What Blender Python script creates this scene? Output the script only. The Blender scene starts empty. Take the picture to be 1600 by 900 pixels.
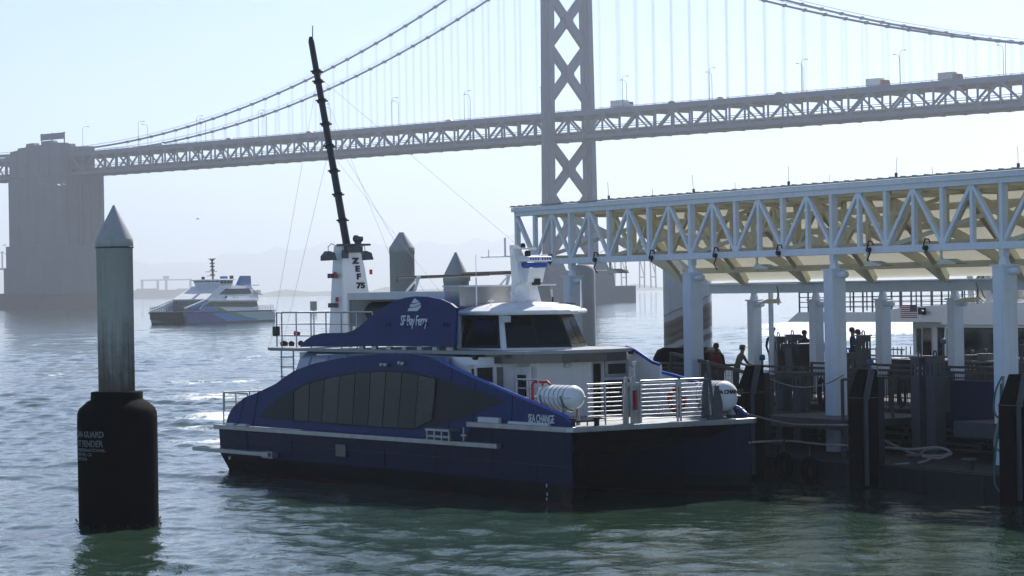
import bpy, bmesh, math, random
import numpy as np
from mathutils import Vector, Matrix
random.seed(7)
R = math.radians
SC = bpy.context.scene
COL = SC.collection

# ------------------------------------------------------------------ camera, sky, sun, exposure
F_PX, CAM_H, ROLL = 4200.0, 5.5, R(0.95)
cam_d = bpy.data.cameras.new('camera')
cam_d.sensor_width = 36.0
cam_d.lens = 36.0 * F_PX / 1600.0
cam_d.clip_start = 1.0
cam_d.clip_end = 30000.0
cam = bpy.data.objects.new('camera', cam_d)
COL.objects.link(cam)
cam.matrix_world = (Matrix.Translation((0, 0, CAM_H)) @ Matrix.Rotation(R(90 + 0.041), 4, 'X')
                    @ Matrix.Rotation(-ROLL, 4, 'Z'))
SC.camera = cam

SUN_AZ, SUN_EL = R(23), R(43)          # azimuth clockwise from the view axis
W = bpy.data.worlds.new('World')
SC.world = W
W.use_nodes = True
wn = W.node_tree.nodes
wn.clear()
w_out = wn.new('ShaderNodeOutputWorld')
w_bg = wn.new('ShaderNodeBackground')
w_sky = wn.new('ShaderNodeTexSky')
w_sky.sky_type = 'NISHITA'
w_sky.sun_disc = False
w_sky.sun_elevation = SUN_EL
w_sky.sun_rotation = SUN_AZ
w_sky.air_density = 0.45
w_sky.dust_density = 0.0
w_sky.ozone_density = 1.6
w_bg.inputs['Strength'].default_value = 0.082
W.node_tree.links.new(w_sky.outputs[0], w_bg.inputs[0])
W.node_tree.links.new(w_bg.outputs[0], w_out.inputs[0])
sun_d = bpy.data.lights.new('sun', 'SUN')
sun_d.energy = 3.5
sun_d.angle = R(0.5)
sun_d.color = (1.0, 0.97, 0.93)
sun = bpy.data.objects.new('sun', sun_d)
COL.objects.link(sun)
sv = Vector((math.sin(SUN_AZ) * math.cos(SUN_EL), math.cos(SUN_AZ) * math.cos(SUN_EL), math.sin(SUN_EL)))
sun.rotation_euler = sv.to_track_quat('Z', 'Y').to_euler()
SC.view_settings.view_transform = 'Standard'
SC.view_settings.look = 'None'
SC.view_settings.exposure = 1.02
SC.view_settings.gamma = 1.0
SC.cycles.use_denoising = True
SC.cycles.volume_bounces = 0
SC.cycles.max_bounces = 6
SC.cycles.transparent_max_bounces = 16
SC.cycles.caustics_reflective = False
SC.cycles.caustics_refractive = False
SC.cycles.sample_clamp_indirect = 6.0

# ------------------------------------------------------------------ surveying helpers
cR, sR = math.cos(ROLL), math.sin(ROLL)
def ray(px, py):
    u, v = px - 800, py - 450
    return (u * cR - v * sR) / F_PX, (3 - (v * cR + u * sR)) / F_PX
def at(px, py, D):
    a, b = ray(px, py)
    return Vector((a * D, D, CAM_H + b * D))
def ground(px, py, z=0.0):
    a, b = ray(px, py)
    D = (z - CAM_H) / b
    return Vector((a * D, D, z))
class Frame:
    """A plan frame: origin, heading; turns sight lines into local metres."""
    def __init__(s, ox, oy, deg):
        a = R(deg)
        s.o = (ox, oy); s.deg = deg
        s.x = (math.cos(a), math.sin(a)); s.y = (-math.sin(a), math.cos(a))
    def side(s, px, py, c):
        a, b = ray(px, py)
        D = (c + s.o[0] * s.y[0] + s.o[1] * s.y[1]) / (a * s.y[0] + s.y[1])
        return ((a * D - s.o[0]) * s.x[0] + (D - s.o[1]) * s.x[1], CAM_H + b * D)
    def front(s, px, py, x):
        a, b = ray(px, py)
        y = (a * (s.o[1] + x * s.x[1]) - (s.o[0] + x * s.x[0])) / (s.y[0] - a * s.y[1])
        return (y, CAM_H + b * (s.o[1] + x * s.x[1] + y * s.y[1]))
    def world(s, x, y, z=0.0):
        return Vector((s.o[0] + x * s.x[0] + y * s.y[0], s.o[1] + x * s.x[1] + y * s.y[1], z))

# ------------------------------------------------------------------ materials
MATS = {}
def mat(name, col, rough=0.55, metal=0.0, col2=None, mottle=0.25, scale=(1.5, 1.5, 1.5), bump=0.0, bscale=20.0,
        streak=None, streak_amt=0.5, spec=0.5, coat=0.0, bands=None, transl=0.0):
    if name in MATS:
        return MATS[name]
    m = bpy.data.materials.new(name)
    m.use_nodes = True
    nt = m.node_tree
    N, L = nt.nodes, nt.links
    bs = N['Principled BSDF']
    tc = N.new('ShaderNodeTexCoord')
    mp = N.new('ShaderNodeMapping')
    mp.inputs['Scale'].default_value = scale
    L.new(tc.outputs['Object'], mp.inputs[0])
    nz = N.new('ShaderNodeTexNoise')
    nz.inputs['Scale'].default_value = 1.0
    nz.inputs['Detail'].default_value = 6.0
    nz.inputs['Roughness'].default_value = 0.65
    L.new(mp.outputs[0], nz.inputs['Vector'])
    if col2 is None:
        col2 = tuple(max(0.0, c * (1 - mottle)) for c in col)
    rp = N.new('ShaderNodeValToRGB')
    rp.color_ramp.elements[0].position = 0.32
    rp.color_ramp.elements[1].position = 0.68
    rp.color_ramp.elements[0].color = (*col2, 1)
    rp.color_ramp.elements[1].color = (*col, 1)
    L.new(nz.outputs[0], rp.inputs[0])
    out = rp.outputs[0]
    if bands:                                   # painted bands by height: [(z, colour)], below z
        sp = N.new('ShaderNodeSeparateXYZ')
        L.new(tc.outputs['Object'], sp.inputs[0])
        for z, c in bands:
            lt = N.new('ShaderNodeMath'); lt.operation = 'LESS_THAN'
            ad = N.new('ShaderNodeMath'); ad.operation = 'MULTIPLY_ADD'
            ad.inputs[1].default_value = 0.15
            L.new(nz.outputs[0], ad.inputs[0]); L.new(sp.outputs[2], ad.inputs[2])
            L.new(ad.outputs[0], lt.inputs[0]); lt.inputs[1].default_value = z + 0.06
            mx = N.new('ShaderNodeMixRGB')
            L.new(lt.outputs[0], mx.inputs[0]); L.new(out, mx.inputs[1])
            mx.inputs[2].default_value = (*c, 1)
            out = mx.outputs[0]
    if streak:
        m2 = N.new('ShaderNodeMapping'); m2.inputs['Scale'].default_value = (7, 7, 0.35)
        L.new(tc.outputs['Object'], m2.inputs[0])
        n2 = N.new('ShaderNodeTexNoise'); n2.inputs['Scale'].default_value = 1.0; n2.inputs['Detail'].default_value = 4
        L.new(m2.outputs[0], n2.inputs['Vector'])
        r2 = N.new('ShaderNodeValToRGB')
        r2.color_ramp.elements[0].position = 0.55; r2.color_ramp.elements[1].position = 0.8
        r2.color_ramp.elements[0].color = (0, 0, 0, 1)
        r2.color_ramp.elements[1].color = (streak_amt,) * 3 + (1,)
        L.new(n2.outputs[0], r2.inputs[0])
        mx = N.new('ShaderNodeMixRGB'); mx.inputs[2].default_value = (*streak, 1)
        L.new(r2.outputs[0], mx.inputs[0]); L.new(out, mx.inputs[1])
        out = mx.outputs[0]
    L.new(out, bs.inputs['Base Color'])
    rr = N.new('ShaderNodeMapRange')
    rr.inputs[3].default_value = max(0.02, rough - 0.08); rr.inputs[4].default_value = min(1, rough + 0.12)
    L.new(nz.outputs[0], rr.inputs[0]); L.new(rr.outputs[0], bs.inputs['Roughness'])
    bs.inputs['Metallic'].default_value = metal
    bs.inputs['Specular IOR Level'].default_value = spec
    if coat:
        bs.inputs['Coat Weight'].default_value = coat; bs.inputs['Coat Roughness'].default_value = 0.08
    if bump:
        n3 = N.new('ShaderNodeTexNoise'); n3.inputs['Scale'].default_value = bscale; n3.inputs['Detail'].default_value = 5
        L.new(tc.outputs['Object'], n3.inputs['Vector'])
        bp = N.new('ShaderNodeBump'); bp.inputs['Strength'].default_value = bump; bp.inputs['Distance'].default_value = 0.02
        L.new(n3.outputs[0], bp.inputs['Height']); L.new(bp.outputs[0], bs.inputs['Normal'])
    if transl:
        tr = N.new('ShaderNodeBsdfTranslucent'); L.new(out, tr.inputs[0])
        ms = N.new('ShaderNodeMixShader'); ms.inputs[0].default_value = transl
        L.new(bs.outputs[0], ms.inputs[1]); L.new(tr.outputs[0], ms.inputs[2])
        L.new(ms.outputs[0], N['Material Output'].inputs[0])
    MATS[name] = m
    return m

NAVY = mat('navy paint', (0.003, 0.028, 0.150), 0.38, col2=(0.002, 0.020, 0.108), scale=(1, 1, .4), spec=.14, bump=.22, bscale=1.6, streak=(.035, .06, .16), streak_amt=.3)
HULL = mat('navy hull paint', (0.0012, 0.011, 0.050), 0.38, col2=(0.001, 0.008, 0.038), scale=(.5, .5, 1.5), spec=.09, bump=.22, bscale=1.3,
           bands=[(0.52, (0.002, 0.003, 0.004)), (0.06, (0.05, 0.006, 0.005))], streak=(.02, .04, .09), streak_amt=.25)
SLOPE = mat('navy paint with painted sky sheen', (0.16, 0.22, 0.33), 0.3, mottle=.2, coat=.4, streak=(.3, .36, .45), streak_amt=.5)  # navy panel; its sky reflection is put into this paler colour
LENS = mat('dark slate paint', (0.009, 0.017, 0.025), 0.45, mottle=.2, spec=.18)
GLASS = mat('tinted glass', (0.005, 0.008, 0.011), 0.05, mottle=.1, spec=.5)
PANE = mat('dark cabin glass', (0.010, 0.020, 0.029), 0.1, mottle=.15, spec=.28)
WHITE = mat('white paint', (0.83, 0.84, 0.85), 0.38, mottle=.06, streak=(.55, .53, .5), streak_amt=.35)
WHITE2 = mat('white weathered paint', (0.70, 0.71, 0.72), 0.5, mottle=.12, streak=(.45, .42, .38), streak_amt=.4)
ALU = mat('aluminium', (0.42, 0.43, 0.44), 0.38, metal=.75, mottle=.3, scale=(3, 3, 3), bump=.1)
STEEL = mat('stainless steel', (0.36, 0.36, 0.37), 0.32, metal=.9, mottle=.1, scale=(.6, .6, 3))
GRAY = mat('grey deck paint', (0.34, 0.35, 0.36), 0.7, mottle=.25, scale=(3, 3, 3), bump=.2)
BLACK = mat('black rubber', (0.0035, 0.0035, 0.004), 0.85, mottle=.35, spec=.06, bump=.25, bscale=14)
DARK = mat('dark interior', (0.010, 0.011, 0.012), 0.8)
CARBON = mat('dark mast paint', (0.032, 0.033, 0.034), 0.4, mottle=.2)
RED = mat('red paint', (0.45, 0.03, 0.02), 0.5)
ORANGE = mat('orange red buoy', (0.60, 0.06, 0.02), 0.5)
BLUE = mat('bright blue paint', (0.02, 0.08, 0.42), 0.35, mottle=.15)
LBLUE = mat('light blue paint', (0.03, 0.20, 0.62), 0.35, mottle=.15)
GREEN = mat('green paint', (0.04, 0.26, 0.07), 0.4, mottle=.15)
PALE = mat('pale lettering', (0.72, 0.75, 0.80), 0.5, mottle=.1)
FADED = mat('faded lettering', (0.22, 0.22, 0.22), 0.7, mottle=.75, scale=(25, 25, 25))
BLACKP = mat('black paint', (0.012, 0.012, 0.013), 0.5)
BRIDGE = mat('bridge paint with haze blue', (0.090, 0.148, 0.265), 0.6, mottle=.15, scale=(.08, .08, .08), streak=(.10, .105, .11), streak_amt=.3)  # silver-grey steel; blue of haze and sky light put into the colour
ROADM = mat('bridge road slab', (0.10, 0.10, 0.10), 0.8, scale=(.05, .05, .05))
CONC = mat('aged concrete', (0.095, 0.135, 0.205), 0.85, col2=(0.072, 0.10, 0.155), scale=(.12, .12, .05), streak=(.11, .11, .11), streak_amt=.6)  # bluish cast of sky light and haze mixed into the concrete colour
CONCD = mat('dark wet concrete', (0.075, 0.075, 0.075), 0.85, mottle=.4, scale=(.3, .3, .3))
CANOPY = mat('canopy white steel', (0.76, 0.82, 0.89), 0.45, mottle=.08, scale=(2, 2, 2), streak=(.4, .39, .36), streak_amt=.35)
CREAM = mat('canopy cream steel', (0.72, 0.68, 0.53), 0.55, mottle=.1)
MEMB = mat('cream roof membrane', (0.58, 0.56, 0.46), 0.7, mottle=.07, transl=.27)
ROOFM = mat('grey roof sheet', (0.40, 0.40, 0.38), 0.6, mottle=.2)
PILE = mat('grey pile coating', (0.46, 0.45, 0.45), 0.5, mottle=.15, scale=(2, 2, .6), bump=.1, streak=(.2, .16, .12), streak_amt=.35)
PILEW = mat('pale pile coating', (0.45, 0.45, 0.44), 0.55, mottle=.15, scale=(2, 2, .6), bump=.1, streak=(.3, .27, .22), streak_amt=.5)
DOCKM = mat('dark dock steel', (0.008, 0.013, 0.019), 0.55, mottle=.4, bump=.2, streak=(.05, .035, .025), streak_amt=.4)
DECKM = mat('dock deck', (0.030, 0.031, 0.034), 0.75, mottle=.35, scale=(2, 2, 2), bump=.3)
GALV = mat('galvanised steel', (0.080, 0.092, 0.108), 0.5, metal=.2, mottle=.3, scale=(4, 4, 2))
WOODR = mat('weathered timber rail', (0.10, 0.085, 0.07), 0.75, mottle=.4, scale=(3, 3, 3))
MESHM = mat('bronze infill', (0.045, 0.042, 0.038), 0.5, mottle=.3)
ROPE = mat('pale rope', (0.36, 0.35, 0.31), 0.9, mottle=.35, scale=(30, 30, 30))
ROPEG = mat('teal rope', (0.06, 0.20, 0.17), 0.9, mottle=.35, scale=(30, 30, 30))
HILL = mat('hill scrub', (0.055, 0.065, 0.045), 0.95, mottle=.4, scale=(.004, .004, .004))
SKIN = mat('skin', (0.28, 0.16, 0.11), 0.55)
SKIND = mat('dark skin', (0.06, 0.035, 0.025), 0.55)
HAIR = mat('dark hair', (0.012, 0.010, 0.009), 0.6)
CLOTHD = mat('black cloth', (0.012, 0.012, 0.014), 0.85)
CLOTHN = mat('navy cloth', (0.014, 0.024, 0.075), 0.85)
CLOTHK = mat('khaki cloth', (0.16, 0.14, 0.10), 0.85)
WEED = mat('brown weed', (0.07, 0.030, 0.015), 0.8, mottle=.5, scale=(9, 9, 9))

# ------------------------------------------------------------------ mesh builder
class MB:
    def __init__(s):
        s.v = []; s.f = []; s.mi = []; s.sm = []; s.cur = 0
    def add(s, vs, fs, smooth=False):
        o = len(s.v)
        s.v += [tuple(p) for p in vs]
        for f in fs:
            s.f.append([i + o for i in f]); s.mi.append(s.cur); s.sm.append(smooth)
        return s
    def box(s, x0, x1, y0, y1, z0, z1):
        vs = [(x, y, z) for x in (x0, x1) for y in (y0, y1) for z in (z0, z1)]
        return s.add(vs, [(0, 1, 3, 2), (4, 6, 7, 5), (0, 4, 5, 1), (2, 3, 7, 6), (0, 2, 6, 4), (1, 5, 7, 3)])
    def bar(s, p, q, w, h=None, up=(0, 0, 1)):
        p, q = Vector(p), Vector(q)
        h = w if h is None else h
        d = (q - p).normalized()
        u = Vector(up)
        if abs(d.dot(u)) > 0.98:
            u = Vector((1, 0, 0))
        a = d.cross(u).normalized() * w / 2
        b = a.cross(d).normalized() * h / 2
        vs = [p - a - b, p + a - b, p + a + b, p - a + b, q - a - b, q + a - b, q + a + b, q - a + b]
        return s.add(vs, [(3, 2, 1, 0), (4, 5, 6, 7), (0, 1, 5, 4), (1, 2, 6, 5), (2, 3, 7, 6), (3, 0, 4, 7)])
    def tube(s, pts, r, n=8, r1=None, cap=True):
        pts = [Vector(p) for p in pts]
        m = len(pts); vs = []; fs = []
        prev = None
        for i, p in enumerate(pts):
            d = (pts[min(i + 1, m - 1)] - pts[max(i - 1, 0)]).normalized()
            if prev is None:
                a = d.cross(Vector((0, 0, 1)) if abs(d.z) < .95 else Vector((1, 0, 0))).normalized()
            else:
                a = (prev - d * prev.dot(d)).normalized()
            prev = a
            b = d.cross(a)
            rr = r if r1 is None else r + (r1 - r) * i / (m - 1)
            vs += [p + (a * math.cos(t) + b * math.sin(t)) * rr for t in [2 * math.pi * k / n for k in range(n)]]
        for i in range(m - 1):
            for k in range(n):
                fs.append((i * n + k, i * n + (k + 1) % n, (i + 1) * n + (k + 1) % n, (i + 1) * n + k))
        s.add(vs, fs, True)
        if cap:
            s.add(vs[:n], [tuple(range(n))[::-1]]); s.add(vs[-n:], [tuple(range(n))])
        return s
    def lathe(s, prof, c=(0, 0, 0), n=32, axis='z', smooth=True):
        vs = []; fs = []
        for r, z in prof:
            for k in range(n):
                t = 2 * math.pi * k / n
                a, b = r * math.cos(t), r * math.sin(t)
                vs.append((c[0] + a, c[1] + b, c[2] + z) if axis == 'z' else (c[0] + z, c[1] + a, c[2] + b) if axis == 'x' else (c[0] + b, c[1] + z, c[2] + a))
        for i in range(len(prof) - 1):
            for k in range(n):
                fs.append((i * n + k, i * n + (k + 1) % n, (i + 1) * n + (k + 1) % n, (i + 1) * n + k))
        s.add(vs, fs, smooth)
        s.add(vs[:n], [tuple(range(n))[::-1]]); s.add(vs[-n:], [tuple(range(n))])
        return s
    def prism(s, pts, a, b, plane='xz'):
        """Outline in a plane, pulled from a to b along the remaining axis."""
        n = len(pts)
        def P(p, c):
            return (p[0], c, p[1]) if plane == 'xz' else (p[0], p[1], c) if plane == 'xy' else (c, p[0], p[1])
        vs = [P(p, a) for p in pts] + [P(p, b) for p in pts]
        return s.add(vs, [tuple(range(n)), tuple(range(n, 2 * n))[::-1]] + [(i, i + n, (i + 1) % n + n, (i + 1) % n) for i in range(n)])
    def loft(s, rows, smooth=False, closed=False, caps=False):
        n = len(rows[0]); vs = [p for r in rows for p in r]; fs = []
        for i in range(len(rows) - 1):
            for k in range(n if closed else n - 1):
                fs.append((i * n + k, i * n + (k + 1) % n, (i + 1) * n + (k + 1) % n, (i + 1) * n + k))
        s.add(vs, fs, smooth)
        if caps:
            s.add(rows[0], [tuple(range(n))[::-1]]); s.add(rows[-1], [tuple(range(n))])
        return s
    def build(s, name, mats, parent=None, bevel=0.0, fixn=True, label=None):
        me = bpy.data.meshes.new(name)
        me.from_pydata(s.v, [], s.f)
        if not isinstance(mats, (list, tuple)):
            mats = [mats]
        for m in mats:
            me.materials.append(m)
        me.polygons.foreach_set('material_index', s.mi)
        me.polygons.foreach_set('use_smooth', s.sm)
        if fixn:
            bm = bmesh.new(); bm.from_mesh(me)
            bmesh.ops.recalc_face_normals(bm, faces=bm.faces)
            bm.to_mesh(me); bm.free()
        me.update()
        o = bpy.data.objects.new(name, me)
        COL.objects.link(o)
        if parent:
            o.parent = parent
        if bevel:
            bv = o.modifiers.new('edge', 'BEVEL'); bv.width = bevel; bv.segments = 2; bv.limit_method = 'ANGLE'
        if label:
            o['label'] = label
        return o

def tag(o, label, cat, group=None, kind=None):
    o['label'] = label; o['category'] = cat
    if group: o['group'] = group
    if kind: o['kind'] = kind
    return o
def thing(name, label, cat, loc=(0, 0, 0), deg=0.0, group=None):
    o = bpy.data.objects.new(name, None)
    COL.objects.link(o)
    o.location = loc; o.rotation_euler = (0, 0, R(deg)); o.empty_display_size = .2
    return tag(o, label, cat, group)
def dup(root, loc=None, deg=None, label=None):
    r = root.copy(); COL.objects.link(r)
    if loc is not None: r.location = loc
    if deg is not None: r.rotation_euler = (0, 0, R(deg))
    if label: r['label'] = label
    for ch in list(root.children):
        c = ch.copy(); COL.objects.link(c); c.parent = r
        for g in ch.children:
            d = g.copy(); COL.objects.link(d); d.parent = c
    return r
def struct(o):
    o['kind'] = 'structure'; return o

def text(txt, size, M, name, m, parent, shear=0.0, sx=1.0, extrude=0.004, fn=None, space=1.0, bold=0.0, label=None):
    """Letters as real thin geometry; M carries text space into the parent's space, fn bends it."""
    cu = bpy.data.curves.new('lettering', 'FONT')
    cu.body = txt; cu.size = size; cu.shear = shear; cu.extrude = extrude; cu.space_character = space
    cu.offset = bold; cu.align_x = 'CENTER'; cu.align_y = 'CENTER'; cu.resolution_u = 3
    to = bpy.data.objects.new('lettering', cu); COL.objects.link(to)
    dg = bpy.context.evaluated_depsgraph_get()
    me = bpy.data.meshes.new_from_object(to.evaluated_get(dg))
    bpy.data.objects.remove(to); bpy.data.curves.remove(cu)
    for v in me.vertices:
        v.co = Vector((v.co.x * sx, v.co.y, v.co.z))
        v.co = fn(v.co) if fn else M @ v.co
    me.materials.clear(); me.materials.append(m)
    o = bpy.data.objects.new(name, me); COL.objects.link(o); o.parent = parent
    if label: o['label'] = label
    return o
def basis(o, x, y, z):
    m = Matrix((x, y, z)).transposed().to_4x4(); m.translation = o; return m

# ------------------------------------------------------------------ water
def make_water():
    rng = np.random.default_rng(3)
    D = [22.0]
    while D[-1] < 15000:
        d = D[-1]
        D.append(d + max(0.11, 0.0016 * d, 0.0000065 * d * d * 1.6))
    D = np.array(D)
    tmax = math.tan(R(12.2))
    core = np.linspace(-tmax, tmax, 460)
    left = -np.tan(np.linspace(R(50), R(12.8), 26)); right = -left[::-1]
    T = np.concatenate([left, core, right])
    X = D[:, None] * T[None, :]; Y = np.repeat(D[:, None], len(T), 1)
    Z = np.zeros_like(X)
    step = np.gradient(D)[:, None]
    for k in range(96):
        lam = 0.38 * (9.0 / 0.38) ** (rng.random() ** 1.25)
        th = rng.normal(R(62), R(38))
        amp = 0.0031 * min(1, (lam / .6) ** 1.5) * lam ** 0.95 * (1.0 if lam < 4 else 0.6)
        kx, ky = 2 * math.pi / lam * math.cos(th), 2 * math.pi / lam * math.sin(th)
        fade = np.clip((lam / (step * 3.0)) - 0.35, 0, 1)
        ph = kx * X + ky * Y + rng.random() * 6.283
        s = np.sin(ph)
        Z += amp * fade * (s + 0.28 * np.cos(2 * ph) * np.sign(1))
    # patches of rougher and calmer water
    patch = 0.75 + 0.35 * np.sin(X * .11 + Y * .045 + 1) * np.sin(X * .05 - Y * .021 + 2) 
    Z *= patch
    Z *= np.clip(1.0 - np.abs(T)[None, :] * 0 , 0, 1)
    nr, nc = X.shape
    verts = np.stack([X, Y, Z], -1).reshape(-1, 3)
    idx = np.arange(nr * nc).reshape(nr, nc)
    quads = np.stack([idx[:-1, :-1], idx[:-1, 1:], idx[1:, 1:], idx[1:, :-1]], -1).reshape(-1, 4)
    me = bpy.data.meshes.new('water')
    me.vertices.add(len(verts)); me.vertices.foreach_set('co', verts.ravel())
    me.loops.add(len(quads) * 4); me.loops.foreach_set('vertex_index', quads.ravel())
    me.polygons.add(len(quads)); me.polygons.foreach_set('loop_start', np.arange(0, len(quads) * 4, 4))
    me.polygons.foreach_set('loop_total', np.full(len(quads), 4))
    me.polygons.foreach_set('use_smooth', np.ones(len(quads), bool))
    me.update(); me.validate()
    # where the wakes churn
    foam = np.zeros_like(X)
    for cx, cy, rx, ry, a in FOAM:
        a = a + .02 if cx < 0 else a
        foam = np.maximum(foam, a * np.exp(-((X - cx) / rx) ** 2 - ((Y - cy) / ry) ** 2))
    at_ = me.attributes.new('foam', 'FLOAT', 'POINT'); at_.data.foreach_set('value', foam.ravel().astype(np.float32))
    o = bpy.data.objects.new('water', me); COL.objects.link(o); struct(o)
    m = bpy.data.materials.new('bay water'); m.use_nodes = True
    N, L = m.node_tree.nodes, m.node_tree.links
    b = N['Principled BSDF']
    tc = N.new('ShaderNodeTexCoord')
    def noise(scale, sc, det=5, ro=.6):
        mp = N.new('ShaderNodeMapping'); mp.inputs['Scale'].default_value = scale
        L.new(tc.outputs['Object'], mp.inputs[0])
        n = N.new('ShaderNodeTexNoise'); n.inputs['Scale'].default_value = sc; n.inputs['Detail'].default_value = det; n.inputs['Roughness'].default_value = ro
        L.new(mp.outputs[0], n.inputs['Vector']); return n.outputs[0]
    na = noise((.7, .35, 1), .9, 10, .78)
    nb = noise((.8, 1.1, 1), 2.4, 5, .62)
    fa = N.new('ShaderNodeAttribute'); fa.attribute_name = 'foam'
    mu = N.new('ShaderNodeMath'); mu.operation = 'MULTIPLY_ADD'
    mu.inputs[1].default_value = 1.0
    L.new(fa.outputs['Fac'], mu.inputs[0]); L.new(na, mu.inputs[2])
    rp = N.new('ShaderNodeMapRange'); rp.interpolation_type = 'SMOOTHSTEP'
    rp.inputs[1].default_value = .84; rp.inputs[2].default_value = 1.0
    L.new(mu.outputs[0], rp.inputs[0])
    mx = N.new('ShaderNodeMixRGB'); mx.inputs[1].default_value = (0.024, 0.048, 0.032, 1); mx.inputs[2].default_value = (.82, .85, .87, 1)
    L.new(rp.outputs[0], mx.inputs[0]); L.new(mx.outputs[0], b.inputs['Base Color'])
    r2 = N.new('ShaderNodeMapRange'); r2.inputs[3].default_value = .04; r2.inputs[4].default_value = .8
    L.new(rp.outputs[0], r2.inputs[0]); L.new(r2.outputs[0], b.inputs['Roughness'])
    b.inputs['IOR'].default_value = 1.33
    bp = N.new('ShaderNodeBump'); bp.inputs['Strength'].default_value = .35; bp.inputs['Distance'].default_value = .05
    L.new(nb, bp.inputs['Height'])
    nc_ = noise((1, .6, 1), .5, 6, .65)
    bp2 = N.new('ShaderNodeBump'); bp2.inputs['Strength'].default_value = .4; bp2.inputs['Distance'].default_value = .3
    L.new(nc_, bp2.inputs['Height']); L.new(bp.outputs[0], bp2.inputs['Normal'])
    L.new(bp2.outputs[0], b.inputs['Normal'])
    me.materials.append(m)
    return o
FOAM = [(-11.2, 101, 2.8, 2.6, .5), (-12.5, 121, 4.2, 7, .5), (-13.5, 110, 3.5, 4, .42), (-16, 145, 7, 12, .40), (-24, 230, 16, 40, .32), (-19, 170, 8, 16, .36),
        (-30, 150, 10, 20, .3), (-27, 118, 7, 12, .28), (-34, 190, 9, 16, .33),
        (14, 305, 9, 22, .33), (24, 250, 7, 26, .36), (33, 300, 9, 60, .62), (41, 345, 11, 70, .75), (52, 360, 12, 60, .6), (22, 200, 8, 40, .35),
        (-37, 560, 12, 5, .5), (-25, 575, 14, 6, .38)]
make_water()

def ridge(name, D, zfun, x0, x1, depth, m):
    b = MB(); n = 160; rows = []
    prof = [(0, 0), (.12, .35), (.3, .7), (.5, 1), (.8, .8), (1, .2)]
    for i in range(n + 1):
        x = x0 + (x1 - x0) * i / n
        rows.append([(x, D + depth * q + 60 * math.sin(i * 1.7 + 5 * q), -1 + zfun(x) * h * (1 + .08 * math.sin(i * 2.3 + q * 9))) for q, h in prof])
    b.loft(rows, True)
    return struct(b.build(name, m, fixn=False))
def zh(x):
    return max(60, 310 + 50 * math.sin(x / 700 + 1) + 30 * math.sin(x / 260) + 10 * math.sin(x / 97) - max(0, (-x - 1900)) * .12)
ridge('hills', 15500, zh, -9000, 9000, 2500, HILL)
ridge('shore', 5400, lambda x: 11 + 6 * math.sin(x / 60) * math.sin(x / 23), -4200, 4200, 500, HILL)

# ------------------------------------------------------------------ suspension bridge
BF = Frame(23.1, 1050, 134.4)
PAN = 9.14
z_near = np.polyfit([0, 57.8, 96.2, 181, 261.6, 298, 318], [146, 122.9, 109.9, 88.6, 77.7, 75.5, 75.0], 3)
z_main = np.polyfit([0, -107.7, -161, -220, -330], [146, 108.2, 95.06, 83.86, 76.0], 3)
def cable_z(t):
    if t > 342: return float(np.polyval(z_near, max(0, 684 - t)))
    if t < -330: return 76.0
    return float(np.polyval(z_near if t >= 0 else z_main, t))
BL = BF.world(0, 0)
bridge = thing('suspension_bridge', 'grey double deck suspension bridge crossing the whole width behind the ferries', 'bridge', BL, BF.deg)
TX0, TX1 = -44, 74            # truss panels: index range
def truss(y):
    b = MB()
    zt, zb = 72.6, 64.0
    x0, x1 = TX0 * PAN, TX1 * PAN
    b.box(x0, x1, y - .45, y + .45, zt - .6, zt + .7)
    b.box(x0, x1, y - .45, y + .45, zb - .7, zb + .7)
    for i in range(TX0, TX1 + 1):
        x = i * PAN
        b.box(x - .28, x + .28, y - .3, y + .3, zb + .7, zt - .6)
        if i < TX1:
            p, q = ((x, y, zb + .4), (x + PAN, y, zt - .4)) if i % 2 == 0 else ((x, y, zt - .4), (x + PAN, y, zb + .4))
            b.bar(p, q, .55, .75)
        if i % 2 == 0:
            b.box(x - 1.1, x + 1.1, y - .5, y + .5, zb - .8, zb + 1.5)
        else:
            b.box(x - 1.1, x + 1.1, y - .5, y + .5, zt - 1.4, zt + .65)
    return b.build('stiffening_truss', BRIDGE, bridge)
truss(9.6); truss(-9.6)
b = MB()
b.box(TX0 * PAN, TX1 * PAN, -9.1, 9.1, 72.9, 73.5)
for i in range(TX0, TX1 + 1):
    b.box(i * PAN - .3, i * PAN + .3, -9.1, 9.1, 71.3, 72.9)
for y in (-6, -3, 0, 3, 6):
    b.box(TX0 * PAN, TX1 * PAN, y - .25, y + .25, 72.0, 72.88)
b.build('upper_roadway', ROADM, bridge)
b = MB()
b.box(TX0 * PAN, TX1 * PAN, -9.1, 9.1, 65.2, 65.8)
for i in range(TX0, TX1 + 1):
    b.box(i * PAN - .35, i * PAN + .35, -9.1, 9.1, 63.0, 65.2)
for y in (-6, -2, 2, 6):
    b.box(TX0 * PAN, TX1 * PAN, y - .25, y + .25, 64.2, 65.18)
b.build('lower_roadway', ROADM, bridge)
b = MB()
for y in (9.9, -9.9):
    b.box(TX0 * PAN, TX1 * PAN, y - .12, y + .12, 73.3, 73.95)
    b.box(TX0 * PAN, TX1 * PAN, y - .08, y + .08, 74.25, 74.4)
    for i in range(TX0 * 2, TX1 * 2 + 1):
        b.box(i * PAN / 2 - .1, i * PAN / 2 + .1, y - .1, y + .1, 73.3, 74.3)
    b.box(TX0 * PAN, TX1 * PAN, y - .09, y + .09, 66.6, 66.9)
    b.box(TX0 * PAN, TX1 * PAN, y - .09, y + .09, 67.4, 67.6)
b.build('barrier', BRIDGE, bridge)
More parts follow.
